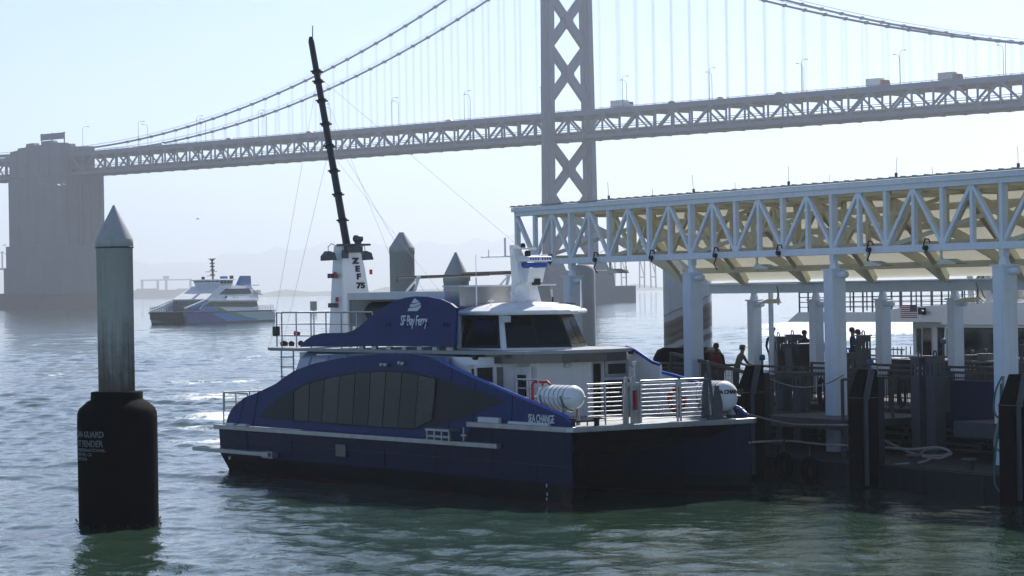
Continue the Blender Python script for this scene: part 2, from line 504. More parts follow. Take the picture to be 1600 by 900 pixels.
# suspenders: four ropes to a hanger; nearest hundred as parts
sus = []
for i in range(-28, 36):
    if abs(i) < 2: continue
    for y in (10.4, -10.4):
        zc = cable_z(i * PAN)
        if zc - 74 > 2.5:
            sus.append((BF.world(i * PAN, y).y, i, y, zc))
sus.sort()
def hanger(b, i, y, zc):
    for dx in (-.34, .34):
        for dy in (-.24, .24):
            b.tube([(i * PAN + dx, y + dy, 73.0), (i * PAN + dx, y + dy, zc)], .026, 4, cap=False)
    b.box(i * PAN - .7, i * PAN + .7, y - .55, y + .55, zc - .55, zc + .55)
for _, i, y, zc in sus[:100]:
    b = MB(); hanger(b, i, y, zc); b.build('suspender', BRIDGE, bridge, fixn=False)
b = MB()
for _, i, y, zc in sus[100:]:
    hanger(b, i, y, zc)
if sus[100:]:
    so = b.build('suspender_ropes', BRIDGE, bridge, fixn=False); so['kind'] = 'stuff'
for y in (10.4, -10.4):
    b = MB()
    ts = [TX0 * PAN + k * (TX1 - TX0) * PAN / 150 for k in range(151)]
    ts = [t for t in ts if not (325 < t < 360)]
    seg1 = [(t, y, cable_z(t)) for t in ts if t < 0] + [(0, y, 146)]
    seg2 = [(0, y, 146)] + [(t, y, cable_z(t)) for t in ts if 0 < t <= 325]
    seg3 = [(t, y, cable_z(t)) for t in ts if t >= 360]
    for s_ in (seg1, seg2, seg3):
        if len(s_) > 1:
            b.tube(s_, .42, 8)
            for dy in (-.8, .8):
                b.tube([(p[0], p[1] + dy, p[2] + 1.3) for p in s_], .05, 4)
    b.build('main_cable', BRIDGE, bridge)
# tower
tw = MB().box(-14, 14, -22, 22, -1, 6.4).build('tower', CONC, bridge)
for sg in (1, -1):
    b = MB()
    yb, yt = sg * 12.0, sg * 10.2
    def yz(z): return yb + (yt - yb) * (z - 16) / (146 - 16)
    for wx, wy in ((5.0, 2.6), (3.4, 4.2), (1.6, 4.9)):
        b.loft([[(sx * wx / 2, yz(z) + sy * wy / 2, z) for sx, sy in ((-1, -1), (1, -1), (1, 1), (-1, 1))] for z in (14, 149)], closed=True, caps=True)
    b.build('leg', BRIDGE, tw)
    b = MB()
    b.loft([[(sx * wx, sg * 12.2 + sy * wx * .95, z) for sx, sy in ((-1, -1), (1, -1), (1, 1), (-1, 1))] for z, wx in ((6.4, 6.4), (12.5, 6.0), (12.8, 4.9), (16.5, 3.8), (17, 3.6))], closed=True, caps=True)
    b.build('pedestal', CONC, tw)
for za, zm, zb_ in ((20, 31.5, 42), (42.5, 52.5, 62.2), (79, 89.5, 100), (100, 110.5, 121), (121, 131, 141)):
    b = MB()
    for z0, z1 in ((za, zb_), (zb_, za)):
        b.bar((0, -10.3, z0), (0, 10.3, z1), 3.2, 2.0, up=(1, 0, 0))
    b.box(-1.75, 1.75, -2.0, 2.0, zm - 2.2, zm + 2.2)
    b.build('cross_brace', BRIDGE, tw)
b = MB(); b.box(-1.4, 1.4, -9, 9, 145, 148.5); b.build('top_strut', BRIDGE, tw)
b = MB(); b.tube([(-14 + 3, -20, 6.4), (-11, -20, 14)], .16, 6); b.box(-11.5, -10.5, -20.4, -19.6, 12.2, 12.6); b.build('light_pole', BRIDGE, tw)

# central anchorage
anc = thing('bridge_anchorage', 'massive grey concrete bridge anchorage rising from the water at far left', 'anchorage', BF.world(342, 2, 0), BF.deg)
b = MB()
b.box(-22, 25, -11.2, 11.5, 7.6, 63.2)
b.box(-23.6, 28, -12.8, 13.0, 7.7, 20)
b.box(-23, 26.5, -12.2, 12.5, 7.8, 30.5)
for k in range(7):
    x = -20.6 + k * 7.3
    b.box(x, x + .5, 11.4, 11.62, 30.5, 63.1)
for y in (-9, -4, 3, 9):
    b.box(-22.6, -22.0, y - .6, y + .6, 20, 62)
b.box(-22.8, -22.02, -2.5, 1.5, 20, 60)
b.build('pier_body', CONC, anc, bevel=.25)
b = MB(); b.box(-27, 32, -16, 15.5, -1, 7.8); b.build('pier_base', CONCD, anc, bevel=.3)
b = MB()
b.prism([(-21.5, 63.3), (23, 63.3), (23, 74.6), (21.8, 76.2), (16, 76.6), (15.5, 77.6), (9, 77.8), (8.4, 79.4), (3, 79.6), (2, 78.2), (-4, 78.4), (-5, 80), (-12, 80.1), (-13, 79), (-21.5, 78.6)], 8.4, 12.0)
for x in (-20, -11, -2, 7, 15.5):
    b.box(x, x + .7, 11.95, 12.35, 63.5, 76)
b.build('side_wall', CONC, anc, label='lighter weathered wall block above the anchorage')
b = MB()
b.prism([(-12, 63.3), (22, 63.3), (22, 78), (10, 78.5), (9, 80), (4, 80), (3, 78.4), (-12, 78)], -13.2, -10.4)
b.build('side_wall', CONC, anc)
b = MB()
b.box(-20, -1, 9.5, 9.9, 80.6, 83.4)
for k in range(20):
    b.box(-20 + k, -19.8 + k, 9.9, 10.1, 80.6, 83.4)
for x in (-20, -1.4, -10):
    b.box(x, x + .4, 9.4, 9.9, 77, 83.9)
b.box(-20.2, -.8, 9.3, 10.2, 83.3, 83.6)
b.build('roof_sign', BRIDGE, anc, label='slatted sign frame standing on top of the anchorage')

# lamps and traffic on the upper deck
lamp0 = None
def lamp(t, y):
    global lamp0
    loc = BF.world(t, y, 73.5)
    deg = BF.deg + (0 if y > 0 else 180)
    if lamp0 is None:
        o = thing('street_lamp', 'thin grey street lamp standing on the upper deck of the suspension bridge', 'street lamp', loc, deg, 'street lamps on the bridge deck')
        b = MB(); b.tube([(0, 0, 0), (0, 0, 10.5), (0, -.3, 11.7), (0, -1.1, 12.3), (0, -2.6, 12.4)], .11, 6, r1=.06)
        b.build('pole', BRIDGE, o)
        b = MB(); b.box(-.2, .2, -3.5, -2.5, 12.25, 12.5); b.build('lamp_head', BRIDGE, o)
        lamp0 = o
    else:
        dup(lamp0, loc, deg)
for k in range(-5, 8):
    lamp(6 + 43.6 * k, 8.9)
for k in range(-5, 8):
    lamp(-23 + 43.9 * k, -8.9)
def lorry(t, y, L, label, cab, boxm, h=3.6):
    o = thing('lorry', label, 'lorry', BF.world(t, y, 73.5), BF.deg + 180)
    b = MB(); b.box(-L + 3.2, 0, -1.25, 1.25, 1.1, h + .1); b.build('cargo_box', boxm, o, bevel=.08)
    b = MB(); b.prism([(.4, .6), (2.7, .6), (2.7, 1.7), (2.3, 2.9), (.4, 3.0)], -1.2, 1.2); b.build('cab', cab, o, bevel=.08)
    b = MB(); b.prism([(2.32, 2.75), (2.64, 1.85), (2.72, 1.85), (2.40, 2.75)], -1.05, 1.05); b.build('windscreen', GLASS, o)
    for x in (1.7, -L + 4.4, -L + 5.6):
        for y_ in (-1.05, 1.05):
            MB().lathe([(.1, -.16), (.5, -.16), (.5, .16), (.1, .16)], (x, y_, .5), 14, 'y').build('wheel', BLACK, o)
lorry(-34, 3, 10.5, 'pale box lorry just right of the bridge tower on the upper deck', WHITE2, WHITE2)
lorry(-156, 3, 9.5, 'white box lorry on the bridge, left one of the two near the right edge', RED, WHITE)
lorry(-187, 3, 9.5, 'grey lorry with brown cab on the bridge nearest the right edge', mat('brown cab', (.16, .08, .05)), ALU)
car0 = None
car_lab = []
for t, y, m, lb in ((-60, 5, GALV, 'grey car on the bridge a little right of the first lorry'), (-84, 5, WHITE2, 'white car on the bridge right of two lamp posts'),
                    (205, 5, GALV, 'car on the bridge left of the dark vent mast'), (255, 5, WHITE2, 'pale car on the bridge towards the anchorage'),
                    (150, 5, RED, 'dark red car on the bridge behind the vent mast'), (62, 5, WHITE2, 'pale car on the bridge left of the tower'),
                    (-112, 5, GALV, 'dark car on the bridge between the white car and the lorries')):
    o = thing('car', lb, 'car', BF.world(t, y, 73.5), BF.deg + 180, 'cars on the bridge')
    b = MB(); b.prism([(-2.2, .35), (2.2, .35), (2.25, .8), (1.3, 1.0), (.6, 1.55), (-1.2, 1.6), (-2.0, 1.1), (-2.25, .9)], -.9, .9); b.build('body', m, o, bevel=.08)
    b = MB(); b.prism([(1.12, 1.04), (.56, 1.48), (-1.1, 1.52), (-1.75, 1.1)], -.92, .92); b.build('window', GLASS, o)
    for x in (1.4, -1.4):
        for y_ in (-.82, .82):
            MB().lathe([(.1, -.11), (.34, -.11), (.34, .11), (.1, .11)], (x, y_, .34), 12, 'y').build('wheel', BLACK, o)

# far port cranes
def crane(px, D, s, label):
    g = at(px, 440, D)
    o = thing('container_crane', label, 'crane', (g.x, D, 5), 20, 'cranes on the far shore')
    b = MB()
    for x in (-9 * s, 9 * s):
        for y in (-9 * s, 9 * s):
            b.bar((x, y, 0), (x * .9, y, 48 * s), 1.6 * s)
        b.bar((x, -9 * s, 16 * s), (x, 9 * s, 16 * s), 1.6 * s); b.bar((x, -9 * s, 46 * s), (x, 9 * s, 46 * s), 1.6 * s)
        b.bar((x, -9 * s, 16 * s), (x, 9 * s, 46 * s), 1 * s)
    b.build('portal_frame', BRIDGE, o)
    b = MB(); b.box(-50 * s, 32 * s, -2 * s, 2 * s, 40 * s, 43 * s); b.bar((0, 0, 43 * s), (0, 0, 66 * s), 1.8 * s); b.bar((0, 0, 66 * s), (-46 * s, 0, 43 * s), .8 * s); b.bar((0, 0, 66 * s), (28 * s, 0, 43 * s), .8 * s)
    b.build('boom', BRIDGE, o)
crane(4, 3000, .8, 'hazy grey port crane at the left edge beside the anchorage')
crane(966, 3100, .8, 'faint port crane seen between the bridge tower and the banded pile, left one')
crane(1012, 3100, .8, 'faint port crane seen between the bridge tower and the banded pile, right one')
gs_ = at(270, 455, 3600)
o = thing('gantry_frame', 'hazy portal gantry on the far shore behind the moving ferry', 'gantry', (gs_.x * 1.5, 5300, 0), 0); o.scale = (1.4, 1, 1.2)
b = MB()
for x in (-34, -12, 0, 34): b.box(x - 1.5, x + 1.5, -3, 3, 0, 31)
b.build('portal_frame', BRIDGE, o)
b = MB(); b.box(-36, 36, -4, 4, 29.5, 31.5); b.box(-4, 4, -4, 4, 32, 37); b.build('beam', BRIDGE, o)
gs_ = at(260, 462, 3500)
tag(MB().box(-75, 90, 0, 60, -1, 17).box(-60, -20, 5, 50, 17, 20).box(20, 60, 5, 50, 17, 19).build('warehouse', CONCD), 'long low hazy grey building on the far shore behind the moving ferry', 'building').location = (gs_.x * 1.5, 5250, 0)

# ------------------------------------------------------------------ haze
b = MB().box(-14000, 14000, -60, 19500, -1.8, 520)
hz = b.build('haze', []); hz['kind'] = 'stuff'
hm = bpy.data.materials.new('haze air'); hm.use_nodes = True
hn = hm.node_tree.nodes; hn.clear()
ho = hn.new('ShaderNodeOutputMaterial'); hv = hn.new('ShaderNodeVolumePrincipled')
hv.inputs['Density'].default_value = 0.00018
hv.inputs['Color'].default_value = (0.875, 0.935, 1.0, 1)
hv.inputs['Anisotropy'].default_value = 0.52
hm.node_tree.links.new(hv.outputs[0], ho.inputs['Volume'])
hz.data.materials.append(hm)

# ------------------------------------------------------------------ steel piles
g0 = ground(186, 822)
def tide_stain(m, z0, z1, col):
    """Brown tidal staining that runs down the coating."""
    nt = m.node_tree; N, L = nt.nodes, nt.links; bs = N['Principled BSDF']
    src = bs.inputs['Base Color'].links[0].from_socket
    tc = N.new('ShaderNodeTexCoord'); sp = N.new('ShaderNodeSeparateXYZ'); L.new(tc.outputs['Object'], sp.inputs[0])
    mp = N.new('ShaderNodeMapping'); mp.inputs['Scale'].default_value = (9, 9, .5); L.new(tc.outputs['Object'], mp.inputs[0])
    nz = N.new('ShaderNodeTexNoise'); nz.inputs['Scale'].default_value = 1; nz.inputs['Detail'].default_value = 6; L.new(mp.outputs[0], nz.inputs['Vector'])
    n2 = N.new('ShaderNodeTexNoise'); n2.inputs['Scale'].default_value = 5; n2.inputs['Detail'].default_value = 8; L.new(tc.outputs['Object'], n2.inputs['Vector'])
    mr = N.new('ShaderNodeMapRange'); mr.inputs[1].default_value = z0; mr.inputs[2].default_value = z1; mr.inputs[3].default_value = -.25; mr.inputs[4].default_value = .55
    L.new(sp.outputs[2], mr.inputs[0])
    ad = N.new('ShaderNodeMath'); ad.operation = 'ADD'; L.new(mr.outputs[0], ad.inputs[0]); L.new(nz.outputs[0], ad.inputs[1])
    a2 = N.new('ShaderNodeMath'); a2.operation = 'MULTIPLY_ADD'; a2.inputs[1].default_value = .4; L.new(n2.outputs[0], a2.inputs[0]); L.new(ad.outputs[0], a2.inputs[2])
    r_ = N.new('ShaderNodeMapRange'); r_.inputs[1].default_value = .55; r_.inputs[2].default_value = 1.15; r_.inputs[4].default_value = .9; L.new(a2.outputs[0], r_.inputs[0])
    mx = N.new('ShaderNodeMixRGB'); mx.inputs[2].default_value = (*col, 1); L.new(r_.outputs[0], mx.inputs[0]); L.new(src, mx.inputs[1]); L.new(mx.outputs[0], bs.inputs['Base Color'])
tide_stain(PILE, 5.3, 3.1, (.085, .065, .045))
pile = thing('fender_pile', 'tall grey steel pile with pointed cap standing in a fat black fender at left front', 'pile', (g0.x, g0.y, 0))
MB().lathe([(.435, -1), (.435, 6.66), (.45, 6.67), (.45, 6.86), (.447, 6.87), (.02, 7.69)], n=48).build('column', PILE, pile)
MB().lathe([(.452, 6.655), (.458, 6.66), (.458, 6.69), (.452, 6.695)], n=48).build('collar', GALV, pile)
fd = MB().lathe([(.9, -.6), (.945, -.2), (.95, 0), (.955, 2.55), (.945, 2.72), (.90, 2.83), (.70, 3.0), (.63, 3.03), (.62, 3.07), (.62, 3.2), (.60, 3.225), (.47, 3.225)], n=64).build('fender', BLACK, pile)
def bend(end_phi, z, x_half):
    def fn(c):
        ph = end_phi + (c.x - x_half) / .957
        r = .957 + c.z
        return Vector((math.sin(ph) * r, -math.cos(ph) * r, z + c.y))
    return fn
for t_, z_, h_, e_, w_ in (('OCEAN GUARD', 2.235, .20, -.235, .86), ('DONUT FENDER', 2.015, .21, -.235, .86), ('FENDERS INTERNATIONAL', 1.865, .105, -.11, 1.05),
                           ('WILMINGTON, CA', 1.76, .105, -.53, 1.0), ('1800 287 3104', 1.655, .105, -.6, 1.0)):
    cu_w = len(t_) * h_ * .62 * w_ / 2
    text(t_, h_, None, 'lettering', FADED, fd, sx=w_, fn=bend(e_, z_, cu_w), extrude=.002, bold=h_ * .03)
b = MB()
for k in range(260):
    t = random.uniform(0, 6.283); r = .95 + random.uniform(-.02, .07); z = random.uniform(-.06, .10)
    p = Vector((r * math.cos(t), r * math.sin(t), z)); d = Vector((random.uniform(-1, 1), random.uniform(-1, 1), random.uniform(-.6, .9))) * random.uniform(.03, .09)
    q = Vector((-d.y, d.x, d.z)) * .5
    b.add([p, p + d, p + d + q, p + q * .6], [(0, 1, 2, 3)])
wd = b.build('weed_fringe', WEED, pile, fixn=False)

def cone_pile(px, D, r, ztop, cone, m, label, flat=0.03, wear=0):
    g = at(px, 455, D)
    o = thing('steel_pile', label, 'pile', (g.x, D, 0))
    zc = ztop - cone
    MB().lathe([(r, -1), (r, zc - .22), (r * 1.03, zc - .21), (r * 1.03, zc), (r * 1.02, zc + .01), (flat, ztop)], n=40).build('column', m, o)
    return o
zt1 = at(628, 363, 98).z; zt2 = at(713, 394, 96).z
cone_pile(629, 98, .455, zt1, .57, PILEW, 'pale steel pile with blunt cone cap behind the navy ferry, nearest the white ZEF pylon', flat=.09)
cone_pile(713, 96, .455, zt2, .86, PILEW, 'pale steel pile with sharp pointed cap behind the grey tank rack of the navy ferry')
o = thing('steel_pile', 'plain pale steel pile with cut-off top under the left end of the canopy', 'pile', (at(910, 455, 104).x, 104, 0))
MB().lathe([(.50, -1), (.50, 6.15), (.44, 6.42), (.05, 6.43)], n=40).build('column', PILEW, o)
SC_PILE = mat('rust and shadow banded coating', (0.50, 0.52, 0.53), 0.5, mottle=.12, scale=(2, 2, .6), streak=(.32, .25, .18), streak_amt=.4)
def rust_shadow_bands(m):
    """Slanting bands in the base colour: a shadow pattern painted on, tinted rust brown."""
    nt = m.node_tree; N, L = nt.nodes, nt.links; bs = N['Principled BSDF']
    src = bs.inputs['Base Color'].links[0].from_socket
    tc = N.new('ShaderNodeTexCoord'); sp = N.new('ShaderNodeSeparateXYZ'); L.new(tc.outputs['Object'], sp.inputs[0])
    nz = N.new('ShaderNodeTexNoise'); nz.inputs['Scale'].default_value = 1.3; nz.inputs['Detail'].default_value = 7; nz.inputs['Roughness'].default_value = .7
    L.new(tc.outputs['Object'], nz.inputs['Vector'])
    a = N.new('ShaderNodeMath'); a.operation = 'MULTIPLY_ADD'; a.inputs[1].default_value = -.42; L.new(sp.outputs[0], a.inputs[0]); L.new(sp.outputs[2], a.inputs[2])
    b_ = N.new('ShaderNodeMath'); b_.operation = 'MULTIPLY_ADD'; b_.inputs[1].default_value = .35; L.new(nz.outputs[0], b_.inputs[0]); L.new(a.outputs[0], b_.inputs[2])
    r = N.new('ShaderNodeValToRGB'); r.color_ramp.interpolation = 'LINEAR'
    e = r.color_ramp.elements
    e[0].position = .0; e[0].color = (0, 0, 0, 1); e[1].position = 1; e[1].color = (0, 0, 0, 1)
    for p, c in ((.28, 0), (.31, .85), (.36, .9), (.375, .1), (.43, .15), (.45, 0.95), (.52, .75), (.53, 1), (.60, .85), (.66, .95), (.72, .7), (.735, .1), (.80, 0.2), (.81, .9), (.825, 0)):
        k = e.new(p); k.color = (c, c, c, 1)
    mr = N.new('ShaderNodeMapRange'); mr.inputs[1].default_value = 2.4; mr.inputs[2].default_value = 5.6
    L.new(b_.outputs[0], mr.inputs[0]); L.new(mr.outputs[0], r.inputs[0])
    mx = N.new('ShaderNodeMixRGB'); mx.inputs[2].default_value = (.13, .085, .05, 1)
    L.new(r.outputs[0], mx.inputs[0]); L.new(src, mx.inputs[1]); L.new(mx.outputs[0], bs.inputs['Base Color'])
rust_shadow_bands(SC_PILE)  # paints the slanting shadow pattern and rust tint into the coating
gx = at(1074, 455, 103)
o = thing('guide_pile', 'thick pale pile with slanting rust and painted shadow bands behind the white canopy post', 'pile', (gx.x, 103, 0))
MB().lathe([(.93, -1), (.93, 7.2), (.90, 7.25)], n=48).build('column', SC_PILE, o)
b = MB().lathe([(1.0, 1.2), (1.25, 1.3), (1.36, 1.6), (1.36, 2.8), (1.2, 3.1), (.96, 3.2)], n=48)
b.build('fender', BLACK, o)

# ------------------------------------------------------------------ the moored catamaran ferry
SF = Frame(1.415, 68.04, -56)
BW = 5.85
boat = thing('catamaran_ferry', 'navy blue catamaran ferry with tall raked mast and white wheelhouse moored at the dock', 'ferry', (SF.o[0], SF.o[1], 0), SF.deg)
def S(pts, c): return [SF.side(x, y, c) for x, y in pts]
# hulls
b = MB()
for mir in (0, 1):
    def Y(y): return BW - y if mir else y
    rows = []
    for x, yi, top, flare in ((-19.0, 2.0, 1.42, .12), (-15, 2.1, 1.42, .1), (-8, 2.1, 1.42, .08), (-5.0, 2.1, 1.42, .07), (-4.6, 2.1, 1.86, .07), (-3, 1.75, 1.87, .06), (-1.5, 1.05, 1.88, .04), (-.5, .42, 1.88, .02), (0.0, .06, 1.88, 0), (.03, .03, 1.88, 0)):
        dx = -.35 if x < -18 else 0
        rows.append([(x, Y(0.0), top), (x - dx * 0, Y(flare * .4), .55), (x + dx * -.6, Y(flare * 2.2), 0.0), (x + .2 if x < -18 else x - (.25 if x > -.2 else 0), Y(flare * 5 + .1), -.7),
                     (x, Y(max(.1, yi - .2)), -.7), (x, Y(yi), 0.2), (x, Y(yi + .15 * (x < -1)), top)])
    b.loft(rows, closed=True, caps=True)
b.build('hull', HULL, boat, bevel=.02)
b = MB()
rows = []
for x, zb in ((-18.8, 1.0), (-5, 1.0), (-2.5, 1.15), (-.9, 1.5), (-.2, 1.82)):
    rows.append([(x, 1.0 if x < -2 else .25, zb), (x, BW - (1.0 if x < -2 else .25), zb), (x, BW - (1.0 if x < -2 else .25), 1.84 if x > -5 else 1.4), (x, 1.0 if x < -2 else .25, 1.84 if x > -5 else 1.4)])
b.loft(rows, closed=True, caps=True)
b.build('bridge_deck', mat('dark wet deck', (.003, .004, .012), .5, spec=.2), boat)
b = MB()
b.prism([(-4.65, -.12), (.0, -.12), (.12, .0), (.14, BW), (.02, BW + .2), (-4.65, BW + .14)], 1.86, 2.0, 'xy')
b.build('fore_deck', ALU, boat, bevel=.015)
b = MB()
b.box(-19.08, -3.2, -.13, .03, 1.33, 1.46)
b.box(-19.08, -3.2, BW - .03, BW + .13, 1.33, 1.46)
b.box(-19.1, -4.66, .0, BW, 1.425, 1.45)
b.box(-19.14, -19.0, -.12, BW + .12, 1.33, 1.46)
b.build('rub_rail', ALU, boat, bevel=.012)
b = MB()
b.box(-20.2, -15.3, -.32, .06, .62, .74); b.box(-15.9, -15.25, -.2, .02, .56, .76)
b.box(-20.2, -19.2, -.3, BW + .3, .62, .74)
b.build('stern_platform', ALU, boat, bevel=.012)
b = MB()
for x0, x1 in ((-6.35, -5.15),):
    b.box(x0, x1, -.36, .02, 1.72, 1.78)
    for k in range(4):
        x = x0 + .05 + k * (x1 - x0 - .1) / 3
        b.box(x - .03, x + .03, -.33, -.27, 1.47, 1.72)
    b.box(x0, x1, -.32, -.28, 1.55, 1.60)
b.box(-4.55, -4.5, -.3, -.25, 1.5, 1.86); b.box(-4.65, -4.4, -.3, -.25, 1.62, 1.67)
b.build('boarding_step', ALU, boat)
for q in ((-4.2, -3.2, -.05, .05, 2.0, 2.14), (-2.75, -.9, -.06, .03, 2.0, 2.07), (-18.4, -17.9, -.08, .06, 1.46, 1.53), (-17.6, -17.1, -.08, .06, 1.46, 1.53)):
    MB().box(*q).build('deck_locker', WHITE2, boat, bevel=.01)
b = MB()
for x in (-17.2, -14.4, -9.1, -6.4, -3.6, -1.6):
    b.box(x, x + .012, -.004, .02, .62, 1.33 if x < -4.65 else 1.85)
b.box(-18.9, -.05, -.006, .02, .98, .99)
b.build('weld_seam', mat('navy seam', (.004, .014, .05), .5), boat)
MB().box(-11.75, -11.2, -.035, .0, .78, 1.12).build('hull_hatch', mat('tan hatch', (.20, .18, .15), .6), boat)
b = MB(); b.lathe([(.035, -.05), (.07, -.05), (.07, .0), (.035, .0)], (-18.2, -.02, .45), 12, 'y'); b.build('drain_port', ALU, boat)

# blue side panels, starboard and port, with inside lining
wing = S([(355, 663), (358, 650), (363, 640), (370, 632), (384, 621), (400, 615), (432, 600), (445, 590), (462, 579), (490, 568.5), (520, 562), (560, 555.5), (600, 552.5), (640, 553), (664, 557.5), (690, 566),
          (715, 578), (740, 590), (800, 616), (850, 637), (885, 652), (894, 661)], .1)
base = [(-.05, 2.01), (-4.66, 2.01), (-4.66, 1.47), (-18.9, 1.47)]
wing = [(x, max(z, 1.5)) for x, z in wing]
poly = wing + base
MB().prism(poly, .06, .16).build('side_panel', NAVY, boat)
MB().prism(poly, BW - .16, BW - .06).build('side_panel', NAVY, boat)
inner = [(x, z - .09) for x, z in wing if -6.3 < x < -.3] + [(-.35, 2.02), (-6.2, 2.02)]
MB().prism([(-4.36, 3.26), (-2.97, 3.06), (-1.56, 2.80), (-.7, 2.45), (-.35, 2.02), (-4.36, 2.02)], BW - .22, BW - .163).build('panel_lining', WHITE, boat)
MB().prism([(-6.4, 3.87), (-5.16, 3.83), (-4.7, 3.74), (-4.3, 3.58), (-3.9, 3.42), (-3.54, 3.36), (-3.54, 2.02), (-6.4, 2.02)], BW - .30, BW - .225).build('bulwark', WHITE, boat)
MB().tube([(-5.1, BW - .27, 3.84), (-4.7, BW - .27, 3.75), (-4.3, BW - .27, 3.59), (-3.9, BW - .27, 3.43), (-3.54, BW - .27, 3.36)], .05, 8).build('cap_rail', BLUE, boat)
MB().tube([(-4.36, BW - .19, 3.0), (-4.36, BW - .19, 3.27), (-2.97, BW - .19, 3.07), (-1.56, BW - .19, 2.81), (-.7, BW - .19, 2.46)], .05, 8).build('cap_rail', BLUE, boat)
MB().prism(inner, .163, .19).build('panel_lining', WHITE, boat)
b = MB()
top = [p for p in wing if p[0] > -6.6]
for y in (.11, BW - .11):
    b.tube([(x, y, z + .01) for x, z in top], .055, 8)
b.build('cap_rail', BLUE, boat)
def seam(b, px, y, c=.1):
    pts = [SF.side(px + o_, y_, c) for o_, y_ in ((0, y[0]), (y[2] if len(y) > 2 else -3, y[1]))]
    b.bar((pts[0][0], .058, pts[0][1]), (pts[1][0], .058, pts[1][1]), .012, .022, up=(0, 1, 0))
b = MB()
for px, y in ((384, (622, 666, -10)), (405, (612, 668, -8)), (708, (578, 672, -5)), (746, (595, 667, -6)), (803, (618, 666, -2))):
    seam(b, px, y)
b.build('panel_seam', DARK, boat)
lens_t = [(404, 651), (414, 641), (430, 626.5), (450, 612), (480, 598), (520, 587), (560, 581), (600, 578), (640, 581), (680, 590), (730, 605), (789, 626)]
lens_b = [(740, 648), (700, 662), (648, 670), (600, 668), (500, 660), (425, 655)]
MB().prism(S(lens_t + lens_b, .06), .048, .056).build('window_band', LENS, boat)
# glass panes of the long window
def lerp_curve(pts, x):
    for (x0, y0), (x1, y1) in zip(pts, pts[1:]):
        if x0 <= x <= x1: return y0 + (y1 - y0) * (x - x0) / (x1 - x0)
    return pts[-1][1]
gt = [(459, 611), (480, 600), (520, 589), (560, 583), (600, 580), (640, 583), (682, 592)]
gb = [(459, 657), (500, 659), (600, 667), (648, 669.5), (676, 655), (682, 650)]
b = MB()
tops = [460, 485, 508, 532, 556, 580, 604, 629, 655, 681.5]
bots = [459.5, 482, 503, 527, 551, 575, 598, 622, 648, 676]
for k in range(9):
    b.cur = (k * 5) % 3
    a0, a1, c0, c1 = tops[k] + .6, tops[k + 1] - .6, bots[k] + .6, bots[k + 1] - .6
    am = (a0 + a1) / 2
    q = [(c0, lerp_curve(gb, c0)), (a0, lerp_curve(gt, a0)), (am, lerp_curve(gt, am)), (a1, lerp_curve(gt, a1)), (c1, lerp_curve(gb, c1))]
    b.prism(S(q, .05), .036, .047)
sw = b.build('side_window', [PANE, mat('dark cabin glass grey', (0.013, 0.023, 0.032), 0.12, mottle=.2, spec=.3), mat('dark cabin glass deep', (0.008, 0.016, 0.024), 0.08, mottle=.2, spec=.25)], boat)
fr = [(x, y) for x, y in gt] + [(677, 655), (648, 670.5), (600, 668), (500, 660), (458, 658)]
pts = S(fr, .04)
b = MB()
for p, q in zip(pts, pts[1:] + pts[:1]):
    b.bar((p[0], .04, p[1]), (q[0], .04, q[1]), .014, .03, up=(0, 1, 0))
b.build('frame', DARK, sw)
for px, py in ((600, 570), (606, 570), (628, 567), (633, 568)):
    x, z = SF.side(px, py, .05)
    MB().lathe([(.03, -.1), (.055, -.1), (.055, .02), (.03, .02)], (x, .03, z), 12, 'y').build('side_lamp', ALU, boat)

# sloped roof between the side panel and the upper deck
b = MB(); rows = []
for k in range(25):
    px = 462 + (700 - 462) * k / 24
    x, z = SF.side(px, lerp_curve([(462, 579), (490, 568.5), (520, 562), (560, 555.5), (600, 552.5), (640, 553), (664, 557.5), (700, 569)], px), .1)
    u = k / 24
    xt = -14.6 + (-6.35 + 14.6) * u
    rows.append([(x, .1, z - .01), (x + (xt - x) * .5, .33, z + (3.76 - z) * .58), (xt, .72, 3.765)])
b.loft(rows, True)
for k in range(2, 24, 3):
    r = rows[k]
    b.bar(Vector(r[0]) + Vector((0, -.01, .01)), Vector(r[1]) + Vector((0, -.01, .012)), .02, .015)
b.build('sloped_roof', SLOPE, boat, fixn=False)
rows2 = [[(p[0], BW - p[1], p[2]) for p in r] for r in rows]
MB().loft(rows2, True).build('sloped_roof', SLOPE, boat)
# passenger cabin
b = MB()
b.box(-15.5, -14.2, .95, BW - .95, 1.47, 3.72); b.box(-14.2, -4.9, .2, BW - .2, 1.47, 3.3); b.box(-13.6, -4.9, .45, BW - .45, 3.3, 3.7)
b.build('cabin', WHITE, boat)
b = MB(); b.box(-15.56, -15.5, 1.3, 2.1, 1.5, 3.4); b.build('cabin_door', GRAY, boat)
b = MB()
b.prism([(-17.4, .9), (-16.6, .55), (-14.6, .5), (-5.0, .5), (-3.75, 1.2), (-3.3, 2.2), (-3.25, 3.65), (-3.7, 4.7), (-5.0, BW - .5), (-14.6, BW - .5), (-16.6, BW - .55), (-17.4, BW - .9)], 3.765, 3.86, 'xy')
b.build('upper_deck', GRAY, boat, bevel=.01)
b = MB()
b.prism([(-5.2, .9), (-3.9, 1.25), (-3.45, 2.2), (-3.4, 3.65), (-3.85, 4.65), (-5.2, 5.0)], 3.52, 3.76, 'xy')
b.build('visor', mat('visor black', (.015, .02, .03), .3, coat=.4), boat)
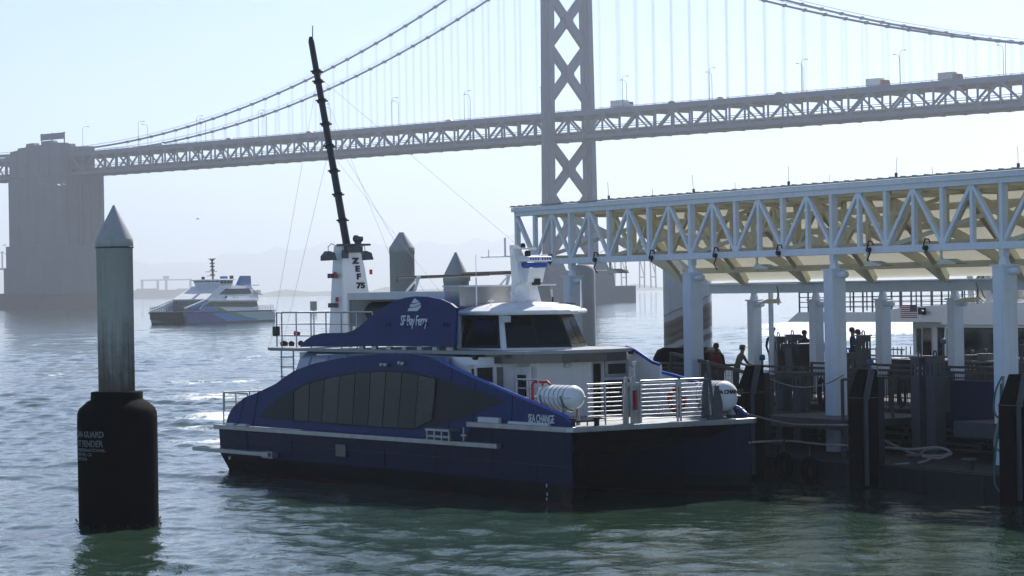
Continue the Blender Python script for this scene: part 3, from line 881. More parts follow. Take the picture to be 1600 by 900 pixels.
# forward bulkhead pieces
b = MB()
b.prism([(-4.9, 1.85), (-4.45, 1.85), (-4.28, 2.0), (-4.25, 3.75), (-4.45, 3.95), (-4.9, 3.95)], 2.0, 3.56, 'xy')
b.build('cabin_front', WHITE, boat, bevel=.03)
def door(y0, y1, x, parent, m_frame, m_in, z0=2.02, z1=3.42):
    b = MB()
    b.box(x, x + .05, y0 - .07, y0, z0, z1 + .07); b.box(x, x + .05, y1, y1 + .07, z0, z1 + .07); b.box(x, x + .05, y0, y1, z1, z1 + .07)
    d = b.build('door_frame', m_frame, parent)
    MB().box(x + .003, x + .012, y0, y1, z0, z1).build('opening', m_in, d)
    return d
door(.35, .95, -4.9, boat, WHITE2, DARK)
door(.98, 1.25, -4.895, boat, WHITE2, mat('grey lobby', (.16, .16, .16), .6))
b = MB(); b.box(-4.88, -4.15, 1.62, 1.67, 2.02, 3.42); op = b.build('open_door', WHITE, boat)
b = MB(); b.box(-4.72, -4.32, 1.595, 1.618, 2.25, 3.2); b.build('door_pane', PANE, op)
door(4.15, 4.5, -4.9, boat, WHITE2, DARK)
for y0, y1, z0, z1 in ((4.75, 5.35, 3.12, 3.4), (.22, .30, 3.2, 3.4)):
    b = MB(); b.box(-4.9, -4.86, y0 - .1, y1 + .1, z0 - .1, z1 + .1); w_ = b.build('cabin_window', ALU, boat)
    MB().box(-4.86, -4.85, y0, y1, z0, z1).build('pane', GLASS, w_)
b = MB(); b.box(-4.9, -4.8, 4.6, 5.5, 2.02, 2.95); hk = b.build('deck_doorway', BLACKP, boat, bevel=.04)
b = MB(); b.box(-4.8, -4.78, 4.72, 5.0, 2.5, 2.85); b.box(-4.8, -4.78, 5.1, 5.4, 2.5, 2.85); b.build('pane', PANE, hk)
for px, py in ((700, 560), (722, 559), (980, 545), (1004, 549)):
    y, z = SF.front(px, py, -4.8)
    MB().lathe([(.03, 0), (.07, .0), (.07, .12), (.03, .12)], (-4.86, max(.3, min(5.5, y)), z), 10, 'x').build('deck_lamp', BLACKP, boat)
MB().lathe([(.03, 0), (.08, .0), (.08, .1), (.03, .1)], (-4.26, 2.9, 3.42), 12, 'x').build('deck_lamp', WHITE2, boat)

# upper blue fairing with the operator's name
fair = S([(470, 542), (478, 532), (490, 524), (505, 520.5), (540, 520), (552, 517), (565, 508), (590, 487), (605, 477), (620, 469.5), (635, 465), (650, 463), (670, 463.5), (690, 467.5), (705, 474), (714, 481), (712, 541), (560, 541)], .6)
fa = MB().prism(fair, .57, .65).build('fairing', NAVY, boat)
b = MB()
for px in (565, 585, 608, 632, 656, 680, 702):
    x, z = SF.side(px, 544, .6); b.box(x - .12, x + .12, .58, .66, 3.86, 3.95)
b.build('fairing_foot', ALU, boat)
b = MB()
for px in (607, 637, 666, 697):
    x, z = SF.side(px, 510, .57)
    b.tube([(x + .13 * math.cos(a), .545, z + .1 * math.sin(a)) for a in [math.pi * k / 8 for k in range(9)]], .018, 6)
b.build('vent_hood', NAVY, boat)
def on_side(px, py, c): 
    x, z = SF.side(px, py, c); return Vector((x, c, z))
MS = lambda px, py, c: basis(on_side(px, py, c), (1, 0, 0), (0, 0, 1), (0, -1, 0))
text('SF Bay Ferry', .40, MS(646, 501.5, .565), 'lettering', PALE, boat, shear=.22, sx=.76, space=.92, bold=.006)
b = MB()
for q in ([(648, 466), (655.5, 471.5), (646.5, 474), (643, 473.5)], [(642, 475), (646, 475.5), (656, 472.5), (657.5, 475), (649, 479), (640, 480)], [(639, 481.5), (650, 480), (658, 476), (657, 481), (652, 486), (637, 486)]):
    b.prism(S(q, .566), .558, .568)
b.build('sail_emblem', PALE, boat)
text('SEA CHANGE', .30, MS(845.5, 655, .05), 'lettering', PALE, boat, sx=.68, space=.95, bold=.004)
for px, py, t_ in ((854, 759, '8'), (855, 772, '6'), (854, 780, '4')):
    text(t_, .13, MS(px, py, -.004), 'draft_mark', PALE, boat)

# vent pylon and raked mast
py_ = MB()
py_.loft([[(-15.9, 2.18, 3.87), (-15.15, 2.30, 3.87), (-15.1, 3.48, 3.87), (-15.9, 3.55, 3.87)],
          [(-15.75, 2.28, 6.3), (-15.25, 2.36, 6.3), (-15.2, 3.12, 6.3), (-15.75, 3.16, 6.3)],
          [(-15.72, 2.32, 6.92), (-15.35, 2.42, 6.98), (-15.3, 2.98, 6.98), (-15.72, 3.0, 6.92)]], closed=True, caps=True)
pyl = py_.build('pylon', WHITE, boat, bevel=.03)
nrm = Vector((1, -.04, .035)).normalized()
for t_, px, py in (('Z', 557, 408), ('E', 559.5, 420.5), ('F', 561, 432.5), ('75', 564, 446.5)):
    y, z = SF.front(px, py, -15.17)
    yv = Vector((.03, 1, 0)).normalized()
    off = -15.115 - (z - 3.87) / (6.98 - 3.87) * .135
    text(t_, .235, basis(Vector((off, y, z)), yv, Vector((-.05, 0, 1)).normalized(), yv.cross(Vector((-.05, 0, 1))).normalized()), 'lettering', BLACKP, pyl, sx=1.25, bold=.012, extrude=.03)
b = MB()
mA = Vector((-15.55, 2.7, 6.95)); mB = Vector((-17.62, 2.75, 13.38))
b.tube([mA, mA + (mB - mA) * .25, mA + (mB - mA) * .5, mA + (mB - mA) * .75, mB], .122, 16, r1=.095)
b.tube([mB, mB + Vector((-.02, 0, .12)), mB + Vector((.02, 0, .17))], .095, 12, r1=.035)
b.tube([mB + Vector((.05, 0, -.3)), mB + Vector((.02, .05, .5))], .018, 6)
ms = b.build('vent_mast', CARBON, boat)
b = MB()
for k in (.12, .245, .36, .48, .59, .705, .80, .85):
    p = mA + (mB - mA) * k; d = (mB - mA).normalized()
    b.tube([p - d * .035, p + d * .035], .15, 14)
    b.box(p.x - .03, p.x + .03, p.y + .12, p.y + .21, p.z - .02, p.z + .03)
    b.box(p.x - .03, p.x + .03, p.y - .20, p.y - .12, p.z - .02, p.z + .03)
b.build('clamp_band', BLACKP, ms)
for p in ((-16.9, .7, 3.9), (-16.3, .8, 3.9), (-8.0, 1.6, 5.1), (-6.1, 2.6, 6.75), (-13.2, 3.4, 5.3), (-12.8, 4.6, 4.2)):
    k = {-16.9: .82, -16.3: .48, -8.0: .45, -6.1: .83, -13.2: .83, -12.8: .6}[p[0]]
    MB().tube([mA + (mB - mA) * k, Vector(p)], .005, 4).build('stay_wire', STEEL, boat, fixn=False)
b = MB(); b.box(-15.5, -15.05, 2.3, 3.25, 6.93, 6.99); b.lathe([(.05, -.16), (.11, -.12), (.11, .12), (.05, .16)], (-15.35, 2.98, 7.15), 14, 'y')
b.box(-15.42, -15.28, 2.9, 3.05, 6.99, 7.08); b.box(-15.3, -15.1, 2.45, 3.0, 6.72, 6.92); b.box(-15.28, -15.2, 2.35, 2.55, 6.55, 6.8)
b.build('camera_shelf', GALV, pyl)
for y in (1.95, 3.25):
    b = MB(); b.prism([(y - .2, 6.48), (y + .2, 6.5), (y + .13, 6.72), (y - .05, 6.78), (y - .2, 6.62)], -15.55, -15.2, 'yz')
    f_ = b.build('floodlight', GALV, pyl, bevel=.02)
    MB().tube([(-15.4, y, 6.75), (-15.4, y, 6.9), (-15.4, y + (.12 if y < 2.5 else -.12), 7.0), (-15.4, y + (.32 if y < 2.5 else -.28), 6.92)], .012, 5).build('cable', BLACKP, f_)
for z in (5.95, 5.05):
    MB().box(-15.6, -15.4, 2.02, 2.26, z, z + .14).build('junction_box', GALV, pyl, bevel=.01)
for y, z in ((2.15, 5.99), (3.42, 6.05), (2.2, 5.22)):
    MB().tube([(-15.35, y, z), (-15.35, y, z + .15)], .05, 8).build('signal_lamp', RED, pyl)
b = MB(); b.box(-15.13, -15.09, 2.7, 3.15, 4.45, 4.95); b.build('access_panel', WHITE2, pyl, bevel=.01)
b = MB(); b.tube([(-14.9, 2.5, 4.95), (-14.9, 3.35, 4.95)], .03, 8); b.lathe([(.07, -.07), (.07, .07)], (-14.9, 3.1, 4.98), 10, 'y'); b.build('valve_pipe', STEEL, boat)

# tank rack on the upper deck
b = MB()
b.box(-13.3, -7.2, 1.35, 4.55, 5.28, 5.5)
for x in (-13.25, -7.3):
    for y in (1.37, 4.45): b.box(x - .05, x + .05, y, y + .1, 3.87, 5.28)
b.box(-13.3, -13.2, 1.35, 4.55, 4.5, 5.28)
tr = b.build('tank_rack', WHITE2, boat, bevel=.012)
b = MB()
for y in (1.9, 2.6, 3.3, 4.0):
    b.lathe([(.05, -.1), (.2, 0), (.29, .2), (.29, 4.9), (.2, 5.1), (.05, 5.2)], (-12.9, y, 4.93), 20, 'x')
b.build('hydrogen_tank', BLACKP, tr)
b = MB(); b.box(-12.9, -7.3, 4.6, 4.64, 3.9, 5.28); b.build('rack_screen', BLACKP, tr)
b = MB()
b.loft([[(-7.15, 1.35, 5.08), (-7.15, 4.55, 4.7), (-7.15, 4.4, 5.6), (-7.15, 1.35, 5.62)], [(-11, 1.35, 5.08), (-11, 4.55, 4.7), (-11, 4.4, 5.6), (-11, 1.35, 5.62)]][:1] + [[(-7.9, 1.35, 4.0), (-7.9, 4.55, 4.0), (-7.9, 4.4, 5.6), (-7.9, 1.35, 5.62)]], closed=True, caps=True)
hb = b.build('steel_housing', STEEL, boat, bevel=.015)
MB().box(-7.95, -7.1, 1.3, 4.6, 5.605, 5.65).build('lid', WHITE2, hb)
b = MB()
b.tube([(-12.0, 2.3, 5.93), (-6.5, 3.4, 5.97)], .03, 8); b.tube([(-11.2, 2.45, 5.90), (-8.2, 3.05, 5.95)], .035, 8); b.tube([(-9.3, 2.8, 6.0), (-6.3, 3.45, 6.02)], .03, 8)
for x, y in ((-12.0, 2.3), (-9.0, 2.9), (-6.4, 3.4)):
    b.tube([(x, y, 5.95), (x, y, 5.78)], .025, 6)
vp = b.build('vent_pipe', mat('brown steel pipe', (.14, .12, .10), .5, metal=.4), boat)
for x, y in ((-11.1, 2.5), (-7.4, 3.2)):
    b = MB()
    for d in (-.25, .25):
        b.bar((x + d, y - .3, 5.5), (x, y, 5.93), .08, .05)
    b.box(x - .15, x + .15, y - .06, y + .06, 5.9, 5.95)
    b.build('trestle', WHITE2, vp)

# wheelhouse
wh = MB()
base_p = [(-7.5, 1.5), (-5.15, 1.5), (-4.0, 2.93), (-5.15, 4.36), (-7.5, 4.36)]
def plan(k, ins, dx):
    return [(-7.45 + dx * .2, 1.5 + ins), (-5.25 + dx, 1.5 + ins), (-4.0 + dx - .873 * ins, 2.93), (-5.25 + dx, 4.36 - ins), (-7.45 + dx * .2, 4.36 - ins)]
wz0, wz1 = 3.86, 4.83
P0, P1 = plan(0, 0, 0), plan(1, .22, -.42)
wh.loft([[(x, y, wz0) for x, y in P0], [(x, y, wz1) for x, y in P1]], closed=True, caps=True)
who = wh.build('wheelhouse', WHITE, boat, bevel=.03)
def facet(i, j, u0, u1, v0, v1, off=.02):
    """Corner points of a patch on one raked wall of the wheelhouse, set just proud of it."""
    a0, b0 = Vector((*P0[i], wz0)), Vector((*P0[j], wz0)); a1, b1 = Vector((*P1[i], wz1)), Vector((*P1[j], wz1))
    def pt(u, v): 
        return (a0 + (b0 - a0) * u) * (1 - v) + (a1 + (b1 - a1) * u) * v
    n = (b0 - a0).cross(a1 - a0).normalized()
    q = [pt(u0, v0), pt(u1, v0), pt(u1, v1), pt(u0, v1)]
    return [p + n * off for p in q], n
def wpane(i, j, u0, u1, v0=.06, v1=.97, m=GLASS, ins=.028):
    q, n = facet(i, j, u0, u1, v0, v1)
    b = MB(); b.add(q + [p - n * .03 for p in q], [(0, 1, 2, 3), (7, 6, 5, 4), (0, 4, 5, 1), (1, 5, 6, 2), (2, 6, 7, 3), (3, 7, 4, 0)])
    f_ = b.build('window', BLACKP, who)
    q, n = facet(i, j, u0 + ins, u1 - ins, v0 + .08, v1 - .1, .028)
    b = MB(); b.add(q + [p - n * .005 for p in q], [(0, 1, 2, 3), (7, 6, 5, 4), (0, 4, 5, 1), (1, 5, 6, 2), (2, 6, 7, 3), (3, 7, 4, 0)])
    b.build('pane', m, f_)
wpane(0, 1, .06, .95, .05, .98, ins=.05)
wpane(1, 2, .06, .52, ins=.02); wpane(1, 2, .52, 1.0, ins=.02)
wpane(2, 3, .0, .5, ins=.02, m=mat('reflecting glass', (.03, .04, .05), .04, spec=.8)); wpane(2, 3, .5, .95, ins=.02)
wpane(3, 4, .07, .88)
b = MB()
rim = [(-7.85, 1.3), (-5.5, 1.32), (-4.15, 2.6), (-4.0, 2.93), (-4.15, 3.26), (-5.5, 4.54), (-7.85, 4.56)]
def inset(k): return [(-6.1 + (x + 6.1) * k, 2.93 + (y - 2.93) * k) for x, y in rim]
b.loft([[(x, y, 4.82) for x, y in inset(.98)], [(x, y, 4.87) for x, y in rim], [(x, y, 4.93) for x, y in inset(.985)], [(x, y, 5.03) for x, y in inset(.8)], [(x, y, 5.13) for x, y in inset(.5)], [(x, y, 5.17) for x, y in inset(.1)]], closed=True, caps=True)
b.build('roof', WHITE, who, bevel=.02)
b = MB(); b.prism([(-7.9, 4.6), (-7.2, 4.88), (-7.4, 5.12), (-7.95, 5.2)], 1.3, 1.5); b.build('roof_fin', WHITE, who)
b = MB()
for x in (-5.5, -5.2, -4.95, -4.75):
    b.bar((x, 3.2, 5.12), (x + .12, 3.5, 5.10), .03, .02)
b.build('grab_rail', BLACKP, who)
b = MB(); b.box(-5.4, -5.2, 1.55, 1.75, 4.62, 4.8); b.build('wheelhouse_lamp', WHITE2, who, bevel=.01)
b = MB()
b.tube([(-6.9, 1.75, 5.0), (-6.9, 1.75, 5.85)], .022, 6); b.tube([(-6.9, 1.75, 5.85), (-6.9, 1.75, 6.5)], .008, 5)
b.tube([(-4.9, 3.9, 4.95), (-4.9, 3.9, 5.75)], .03, 8, r1=.024)
b.tube([(-6.4, 1.9, 5.05), (-6.4, 1.9, 5.28)], .015, 6); b.tube([(-6.4, 1.8, 5.2), (-6.4, 2.0, 5.2)], .012, 6)
b.build('whip_antenna', WHITE, who)
# radar mast on the roof
rx, ry = -6.3, 2.95
b = MB()
b.loft([[(rx - .3, ry - .28, 5.1), (rx + .25, ry - .28, 5.1), (rx + .25, ry + .42, 5.1), (rx - .3, ry + .42, 5.1)],
        [(rx - .25, ry - .25, 5.75), (rx + .18, ry - .25, 5.75), (rx + .18, ry + .28, 5.75), (rx - .25, ry + .28, 5.75)],
        [(rx - .22, ry - .33, 6.75), (rx - .02, ry - .33, 6.75), (rx - .02, ry - .13, 6.75), (rx - .22, ry - .13, 6.75)]], closed=True, caps=True)
b.loft([[(rx - .1, ry - .1, 5.7), (rx + .3, ry - .1, 5.7), (rx + .3, ry + .42, 5.7), (rx - .1, ry + .42, 5.7)], [(rx - .1, ry - .1, 6.1), (rx + .42, ry - .1, 6.1), (rx + .42, ry + .45, 6.1), (rx - .1, ry + .45, 6.1)]], closed=True, caps=True)
b.box(rx - .1, rx + .3, ry - .2, ry + .35, 6.38, 6.43); b.box(rx - .1, rx + .3, ry - .35, ry + .25, 6.62, 6.66)
b.tube([(rx - .1, ry - 1.35, 6.42), (rx - .1, ry + .9, 6.45)], .022, 6); b.tube([(rx - .1, ry - 1.1, 6.42), (rx - .1, ry - 1.1, 6.62)], .015, 6)
b.tube([(rx - .1, ry - .55, 6.42), (rx - .1, ry - .55, 6.95)], .03, 8); b.tube([(rx - .1, ry + .7, 6.42), (rx - .1, ry + .7, 6.8)], .012, 6)
rm = b.build('radar_mast', WHITE, boat, bevel=.015)
MB().box(rx - .35, rx + .55, ry - .22, ry + .62, 6.28, 6.42).build('radar_scanner', WHITE, rm, bevel=.05)
MB().box(rx - .25, rx + .45, ry - .14, ry + .5, 6.12, 6.25).build('scanner_motor', BLUE, rm, bevel=.03)
b = MB()
for k in range(8):
    y = ry - .16 + k * .085 + (.06 if k > 3 else 0)
    b.box(rx + .545, rx + .556, y, y + .05, 6.32, 6.38)
b.build('lettering', BLUE, rm)
b = MB(); b.lathe([(.05, -.34), (.08, -.3), (.10, -.1), (.16, .02), (.28, .12), (.27, .13), (.05, -.05)], (rx + .25, ry - .36, 5.42), 24, 'x'); b.build('horn', WHITE, rm)
MB().box(rx + .2, rx + .36, ry + .12, ry + .32, 5.62, 5.80).build('search_lamp', BLACKP, rm, bevel=.02)
MB().lathe([(.07, 0), (.07, .1), (.03, .14)], (rx + .1, ry - .08, 6.66), 10).build('signal_lamp', BLACKP, rm)
MB().lathe([(.09, 0), (.09, .12), (.05, .16)], (rx + .2, ry, 6.43), 10).build('signal_lamp', BLACKP, rm)

# railings
def rail(pts, h, nbar, rp=.022, rb=.014, post_every=1.0, name='railing', m=ALU, mid_top=True, posts=None):
    b = MB()
    for p, q in zip(pts, pts[1:]):
        p, q = Vector(p), Vector(q); L = (q - p).length
        n = posts or max(1, round(L / post_every))
        for k in range(n + 1):
            r = p + (q - p) * k / n
            b.tube([r, r + Vector((0, 0, h))], rp, 8)
        b.tube([p + Vector((0, 0, h)), q + Vector((0, 0, h))], rp * 1.1, 8)
        for k in range(nbar):
            z = h * (k + 1) / (nbar + 1)
            b.tube([p + Vector((0, 0, z)), q + Vector((0, 0, z))], rb, 6)
    return b.build(name, m, boat, fixn=False)
rail([(-.3, .75, 2.0), (-.3, 1.9, 2.0)], 1.05, 8, posts=2)
rail([(-.25, 2.42, 2.0), (-.25, 3.62, 2.0)], 1.08, 9, rp=.03, posts=1, name='bow_gate')
rail([(-.25, 3.72, 2.0), (-.25, 4.72, 2.0)], 1.08, 9, rp=.03, posts=1, name='bow_gate')
rail([(-.3, 4.76, 2.0), (-1.1, 5.2, 2.0)], 1.1, 9, posts=1)
rail([(-2.9, .35, 2.0), (-1.9, .35, 2.0)], 1.15, 4, posts=2)
b = MB()
for y in (2.0, 2.2, 2.35): b.box(-.36, -.26, y - .04, y + .04, 2.0, 3.2 if y < 2.3 else 2.95)
b.box(-.4, -.2, 1.95, 2.4, 2.95, 3.05); b.tube([(-.3, 2.3, 3.0), (-.5, 2.35, 3.4)], .04, 8); b.box(-.3, -.2, 2.05, 2.12, 2.3, 2.9)
b.tube([(-.3, 2.28, 2.9), (-.3, 2.28, 3.55)], .035, 8); b.lathe([(.08, 0), (.08, .1)], (-.3, 2.28, 3.5), 10)
b.build('gangway_latch', ALU, boat)
b = MB(); b.box(-.25, -.18, 2.2, 2.27, 2.35, 2.85); b.build('red_strut', RED, boat)
b = MB(); b.tube([(-2.1, .3, 2.3), (-2.1, .3, 3.02), (-2.08, .34, 3.1), (-1.7, .5, 3.1), (-1.55, .5, 3.02), (-1.55, .5, 2.4)], .04, 10); b.tube([(-1.85, .45, 3.1), (-1.75, .45, 2.35)], .03, 8); b.build('red_handrail', RED, boat)
rail([(-15.95, .6, 3.87), (-10.6, .6, 3.87)], 1.06, 2, post_every=.95)
rail([(-16.9, .95, 3.87), (-16.9, 4.9, 3.87)], 1.05, 2, post_every=1.2)
rail([(-16.9, .95, 3.87), (-15.95, .6, 3.87)], 1.05, 2, posts=1)
rail([(-15.95, BW - .6, 3.87), (-10.6, BW - .6, 3.87)], 1.06, 2, post_every=.95)
rail([(-18.95, .15, 1.46), (-18.95, 5.7, 1.46)], 1.0, 6, post_every=1.0)
rail([(-18.9, .16, 1.9), (-17.4, .16, 1.9)], .55, 1, posts=2)
b = MB()
for k in range(7):
    b.box(-16.75, -16.45, .95, .99, 1.75 + k * .3, 1.78 + k * .3); 
for y in (.93, 1.35):
    b.tube([(-16.6, y, 1.47), (-16.6, y, 3.8)], .025, 8)
for k in range(7):
    b.tube([(-16.6, .93, 1.75 + k * .3), (-16.6, 1.35, 1.75 + k * .3)], .02, 6)
b.build('stern_ladder', ALU, boat)
b = MB()
for x, y, z in ((-16.3, .9, 3.9), (-16.6, 1.0, 3.9), (-16.2, 1.4, 3.9), (-15.9, .9, 3.9)):
    b.lathe([(.08, 0), (.1, .1), (.04, .16)], (x, y, z), 10)
b.box(-16.9, -16.7, .8, .95, 4.2, 4.5); b.build('deck_fitting', BLACKP, boat)
b = MB(); b.lathe([(.07, 0), (.09, .08), (.07, .16)], (-15.2, .62, 4.3), 10, 'y'); b.build('red_lamp', RED, boat); MB().lathe([(.1, 0), (.12, .22), (.1, .44)], (-10.9, 1.0, 4.7), 12, 'x').build('red_float', RED, boat)

# life rafts in their canisters
def raft(x0, x1, y, z, r):
    prof = [(.05, x0 - .02), (r * .6, x0), (r * .92, x0 + .09), (r, x0 + .2), (r, x1 - .2), (r * .92, x1 - .09), (r * .6, x1), (.05, x1 + .02)]
    o = MB().lathe([(a, c - x0) for a, c in prof], (x0, y, z), 32, 'x').build('life_raft', WHITE, boat)
    b = MB()
    n = 6
    for k in range(n):
        x = x0 + .25 + k * (x1 - x0 - .5) / (n - 1)
        b.lathe([(r + .002, -.007), (r + .008, -.007), (r + .008, .007), (r + .002, .007)], (x, y, z), 32, 'x')
    b.build('strap', GALV, o)
    b = MB(); b.box(x0 + .02, x1 - .02, y - r - .012, y + r + .012, z - .02, z + .02)
    b.build('joint_band', WHITE2, o, bevel=.01)
    for x in (x0 + .3, x1 - .3):
        b = MB()
        b.tube([(x, y - r - .03, z + .05), (x, y - r * .8, z - r * .8), (x, y, z - r - .05), (x, y + r * .8, z - r * .8), (x, y + r + .03, z + .05)], .03, 6)
        b.box(x - .04, x + .04, y - .25, y - .17, 2.0, z - r * .85); b.box(x - .04, x + .04, y + .17, y + .25, 2.0, z - r * .85)
        b.build('cradle', ALU, o)
    return o
raft(-1.95, -.42, .55, 2.72, .31)
r2 = raft(-1.45, -.3, 5.38, 2.58, .41)
text('SEA CHANGE', .155, basis(Vector((-.275, 5.38, 2.70)), (0, 1, 0), (0, 0, 1), (1, 0, 0)), 'lettering', BLACKP, r2, sx=1.05, bold=.004, extrude=.012)
# lifebuoy, anchor, bollards
b = MB(); n = 28
for k in range(n):
    pass
lbx, lbz = SF.side(1057, 630, 5.6)
lbx = SF.side(1057, 630, 5.55)[0]
b.loft([[(lbx + (.3 + .085 * math.cos(q)) * math.cos(t), 5.55 + .06 * math.sin(q), 2.42 + (.3 + .085 * math.cos(q)) * math.sin(t)) for q in [6.2832 * j / 10 for j in range(10)]] for t in [6.2832 * k / n for k in range(n + 1)]], True, closed=True)
lb = b.build('lifebuoy', ORANGE, boat)
b = MB()
for t0 in (.4, 1.97, 3.54, 5.1):
    b.loft([[(lbx + (.3 + .089 * math.cos(q)) * math.cos(t), 5.55 + .064 * math.sin(q), 2.42 + (.3 + .089 * math.cos(q)) * math.sin(t)) for q in [6.2832 * j / 10 for j in range(10)]] for t in (t0, t0 + .15, t0 + .3)], True, closed=True)
b.build('reflective_band', WHITE, lb)
b = MB()
ay = 4.62
b.prism([(ay - .2, 2.05), (ay + .0, 2.05), (ay + .02, 3.2), (ay - .06, 3.25), (ay - .14, 2.9)], -.28, -.22, 'yz')
b.prism([(ay + .06, 2.02), (ay + .42, 2.02), (ay + .42, 2.4), (ay + .3, 2.9), (ay + .2, 2.9)], -.2, -.14, 'yz')
b.box(-.24, -.1, ay - .05, ay + .3, 2.0, 2.12); b.tube([(-.2, ay + .15, 2.1), (-.25, ay + .02, 3.55)], .045, 10)
b.build('anchor', GALV, boat, bevel=.01)
b = MB()
for y in (.5, 1.25):
    b.lathe([(.07, 0), (.07, .16), (.1, .17), (.1, .21)], (-.1, y - .35, 2.0), 12)
b.bar((-.1, .12, 2.13), (-.1, .95, 2.13), .05)
b.build('mooring_bollard', BLACKP, boat)
b = MB(); b.box(-.55, -.35, 5.5, 6.1, 2.0, 2.08); b.lathe([(.08, 0), (.08, .2), (.12, .22), (.12, .26)], (-.3, 5.75, 2.0), 12)
b.build('mooring_cleat', GALV, boat)

# ------------------------------------------------------------------ canopy over the floating dock
DF = Frame(.857, 94.7, -62.7)
P_ = 2.655
DO = DF.world(0, 0)
can = thing('dock_canopy', 'long white steel truss canopy with cream roof over the floating dock', 'canopy', DO, DF.deg)
ZB, ZT = 6.47, 8.22
N0, N1 = 0, 15
xa, xb = -1.36, N1 * P_
def truss_can(y, m, name, zb, zt, sec, post_m=True):
    b = MB()
    b.box(xa, xb, y - .12, y + .12, zt - .11, zt + .11)
    b.box(xa + 1.55, xb, y - .13, y + .13, zb - .1, zb + .1)
    for n in range(N0, N1 + 1):
        x = n * P_
        b.bar((x, y, zb), (x, y, zt), .145 if n % 3 != 1 else .21, .15)
        if n < N1:
            xm = x + P_ / 2
            b.bar((xm, y, zb), (xm, y, zt), .135, .13)
            b.bar((x, y - .002, zb + .06), (xm, y - .002, zt - .06), .12, .12)
            b.bar((xm, y - .004, zt - .06), (x + P_, y - .004, zb + .06), .12, .12)
    b.bar((xa, y, zb + .05), (xa, y, zt), .17, .17)
    b.bar((xa, y, zt - .1), (0, y, zb + .05), .14, .14)
    return b.build(name, m, can, bevel=.012)
truss_can(0, CANOPY, 'front_truss', ZB, ZT, .2)
truss_can(4.0, CREAM, 'inner_truss', ZB + .15, ZT, .2)
YR, ZR = 7.6, 5.62         # eaves of the sloping roof over the rear posts
b = MB()
b.loft([[(x, y, z) for y, z in ((-.22, 8.42), (4.0, 8.40), (4.9, 7.93), (6.0, 7.03), (YR + .35, 5.70))] for x in (xa - .05, xb)])
b.build('roof_sheet', MEMB, can)
b = MB()
b.box(xa - .08, xb, -.27, -.05, 8.44, 8.47)
k = xa
while k < xb:
    b.box(k, k + .05, -.26, -.1, 8.47, 8.495); k += .55
b.build('eaves_gutter', ROOFM, can)
b = MB()
b.box(xa - .04, xb, -.23, -.122, 8.27, 8.41); b.box(xa - .02, xa + .1, -.12, 4.0, 8.2, 8.37)
b.build('eaves_beam', CANOPY, can)
b = MB()
for y, z in ((1.3, 8.26), (2.6, 8.26), (4.7, 7.85), (5.4, 7.3), (6.1, 6.72), (6.9, 6.12)):
    b.box(xa, xb, y - .08, y + .08, z - .14, z + .06)
b.build('purlin', CREAM, can)
b = MB()
b.box(-1.1, xb, YR + .14, YR + .42, 5.24, 5.56); b.box(-1.1, xb, YR - .1, YR + .5, 5.565, 5.62)
b.build('rear_beam', CANOPY, can, bevel=.012)
rear_x = [1.8 + 3.985 * k for k in range(-1, 9)]
for x in rear_x:
    b = MB()
    for dx in (-2.0, 2.0):
        pts = []
        for t in range(9):
            u = t / 8
            pts.append((x + dx * u, YR - .05 - (YR - 4.0) * u, 5.62 + 2.45 * (u ** .82)))
        for p, q in zip(pts, pts[1:]):
            b.bar(p, q, .2, .3)
    b.build('rafter', CREAM, can)
b = MB()
for n in range(0, N1 + 1, 1):
    x = n * P_
    b.box(x - .07, x + .07, .13, 3.88, ZB - .02, ZB + .22)
    b.box(x - .07, x + .07, .13, 3.88, ZT - .18, ZT + .02)
    if n < N1:
        b.bar((x, .1, ZT - .1), (x + P_, 3.9, ZT - .1), .12, .12) if n % 2 else b.bar((x, 3.9, ZT - .1), (x + P_, .1, ZT - .1), .12, .12)
        b.bar((x, .1, ZB + .1), (x + P_, 3.9, ZT - .2), .11, .13) if n % 2 == 0 else b.bar((x, 3.9, ZB + .2), (x + P_, .1, ZB + .1), .11, .13)
b.build('cross_member', CREAM, can)
def post(x, y, w, z0, z1, name, m, top):
    b = MB()
    b.box(x - w / 2, x + w / 2, y - w / 2, y + w / 2, z0, z1)
    o = b.build(name, m, can, bevel=.02)
    b = MB()
    b.prism([(x - .2, z1 + .001), (x + .2, z1 + .001), (x + .07, z1 + .32), (x - .07, z1 + .32)], y - .06, y + .06)
    b.box(x - .1, x + .1, y - .1, y + .1, z1 + .25, top)
    b.box(x - w / 2 - .05, x + w / 2 + .05, y - w / 2 - .05, y + w / 2 + .05, z1 - .02, z1 + .03)
    b.lathe([(.05, -.27), (.1, -.26), (.1, .26), (.05, .27)], (x + w / 2 + .1, y, z1 - .14), 16, 'x')
    b.lathe([(.05, -.1), (.08, -.1), (.08, .1), (.05, .1)], (x - w / 2 - .08, y, z1 - .14), 16, 'x')
    b.build('pin_bracket', m, o)
for n in (1, 4, 7, 10, 13):
    post(n * P_, 0, .47, .63, 5.93, 'front_post', CANOPY, ZB - .08)
for x in rear_x[1:]:
    post(x, YR + .3, .38, 1.8, 4.98, 'rear_post', CANOPY, 5.3)
b = MB(); b.tube([(2.75, YR + .4, 1.8), (2.75, YR + .4, 5.25)], .09, 10); b.build('drain_pipe', CANOPY, can)
# rods standing on the roof
for k in range(10):
    x = 2.2 + k * 2.75
    b = MB(); b.tube([(x, .2 if k % 2 else 3.5, 8.5), (x + random.uniform(-.08, .08), .2 if k % 2 else 3.5, 8.95 + .12 * (k % 2))], .007, 5); b.box(x - .03, x + .03, .17 if k % 2 else 3.47, .23 if k % 2 else 3.53, 8.5, 8.62)
    b.build('bird_spike', GALV, can)
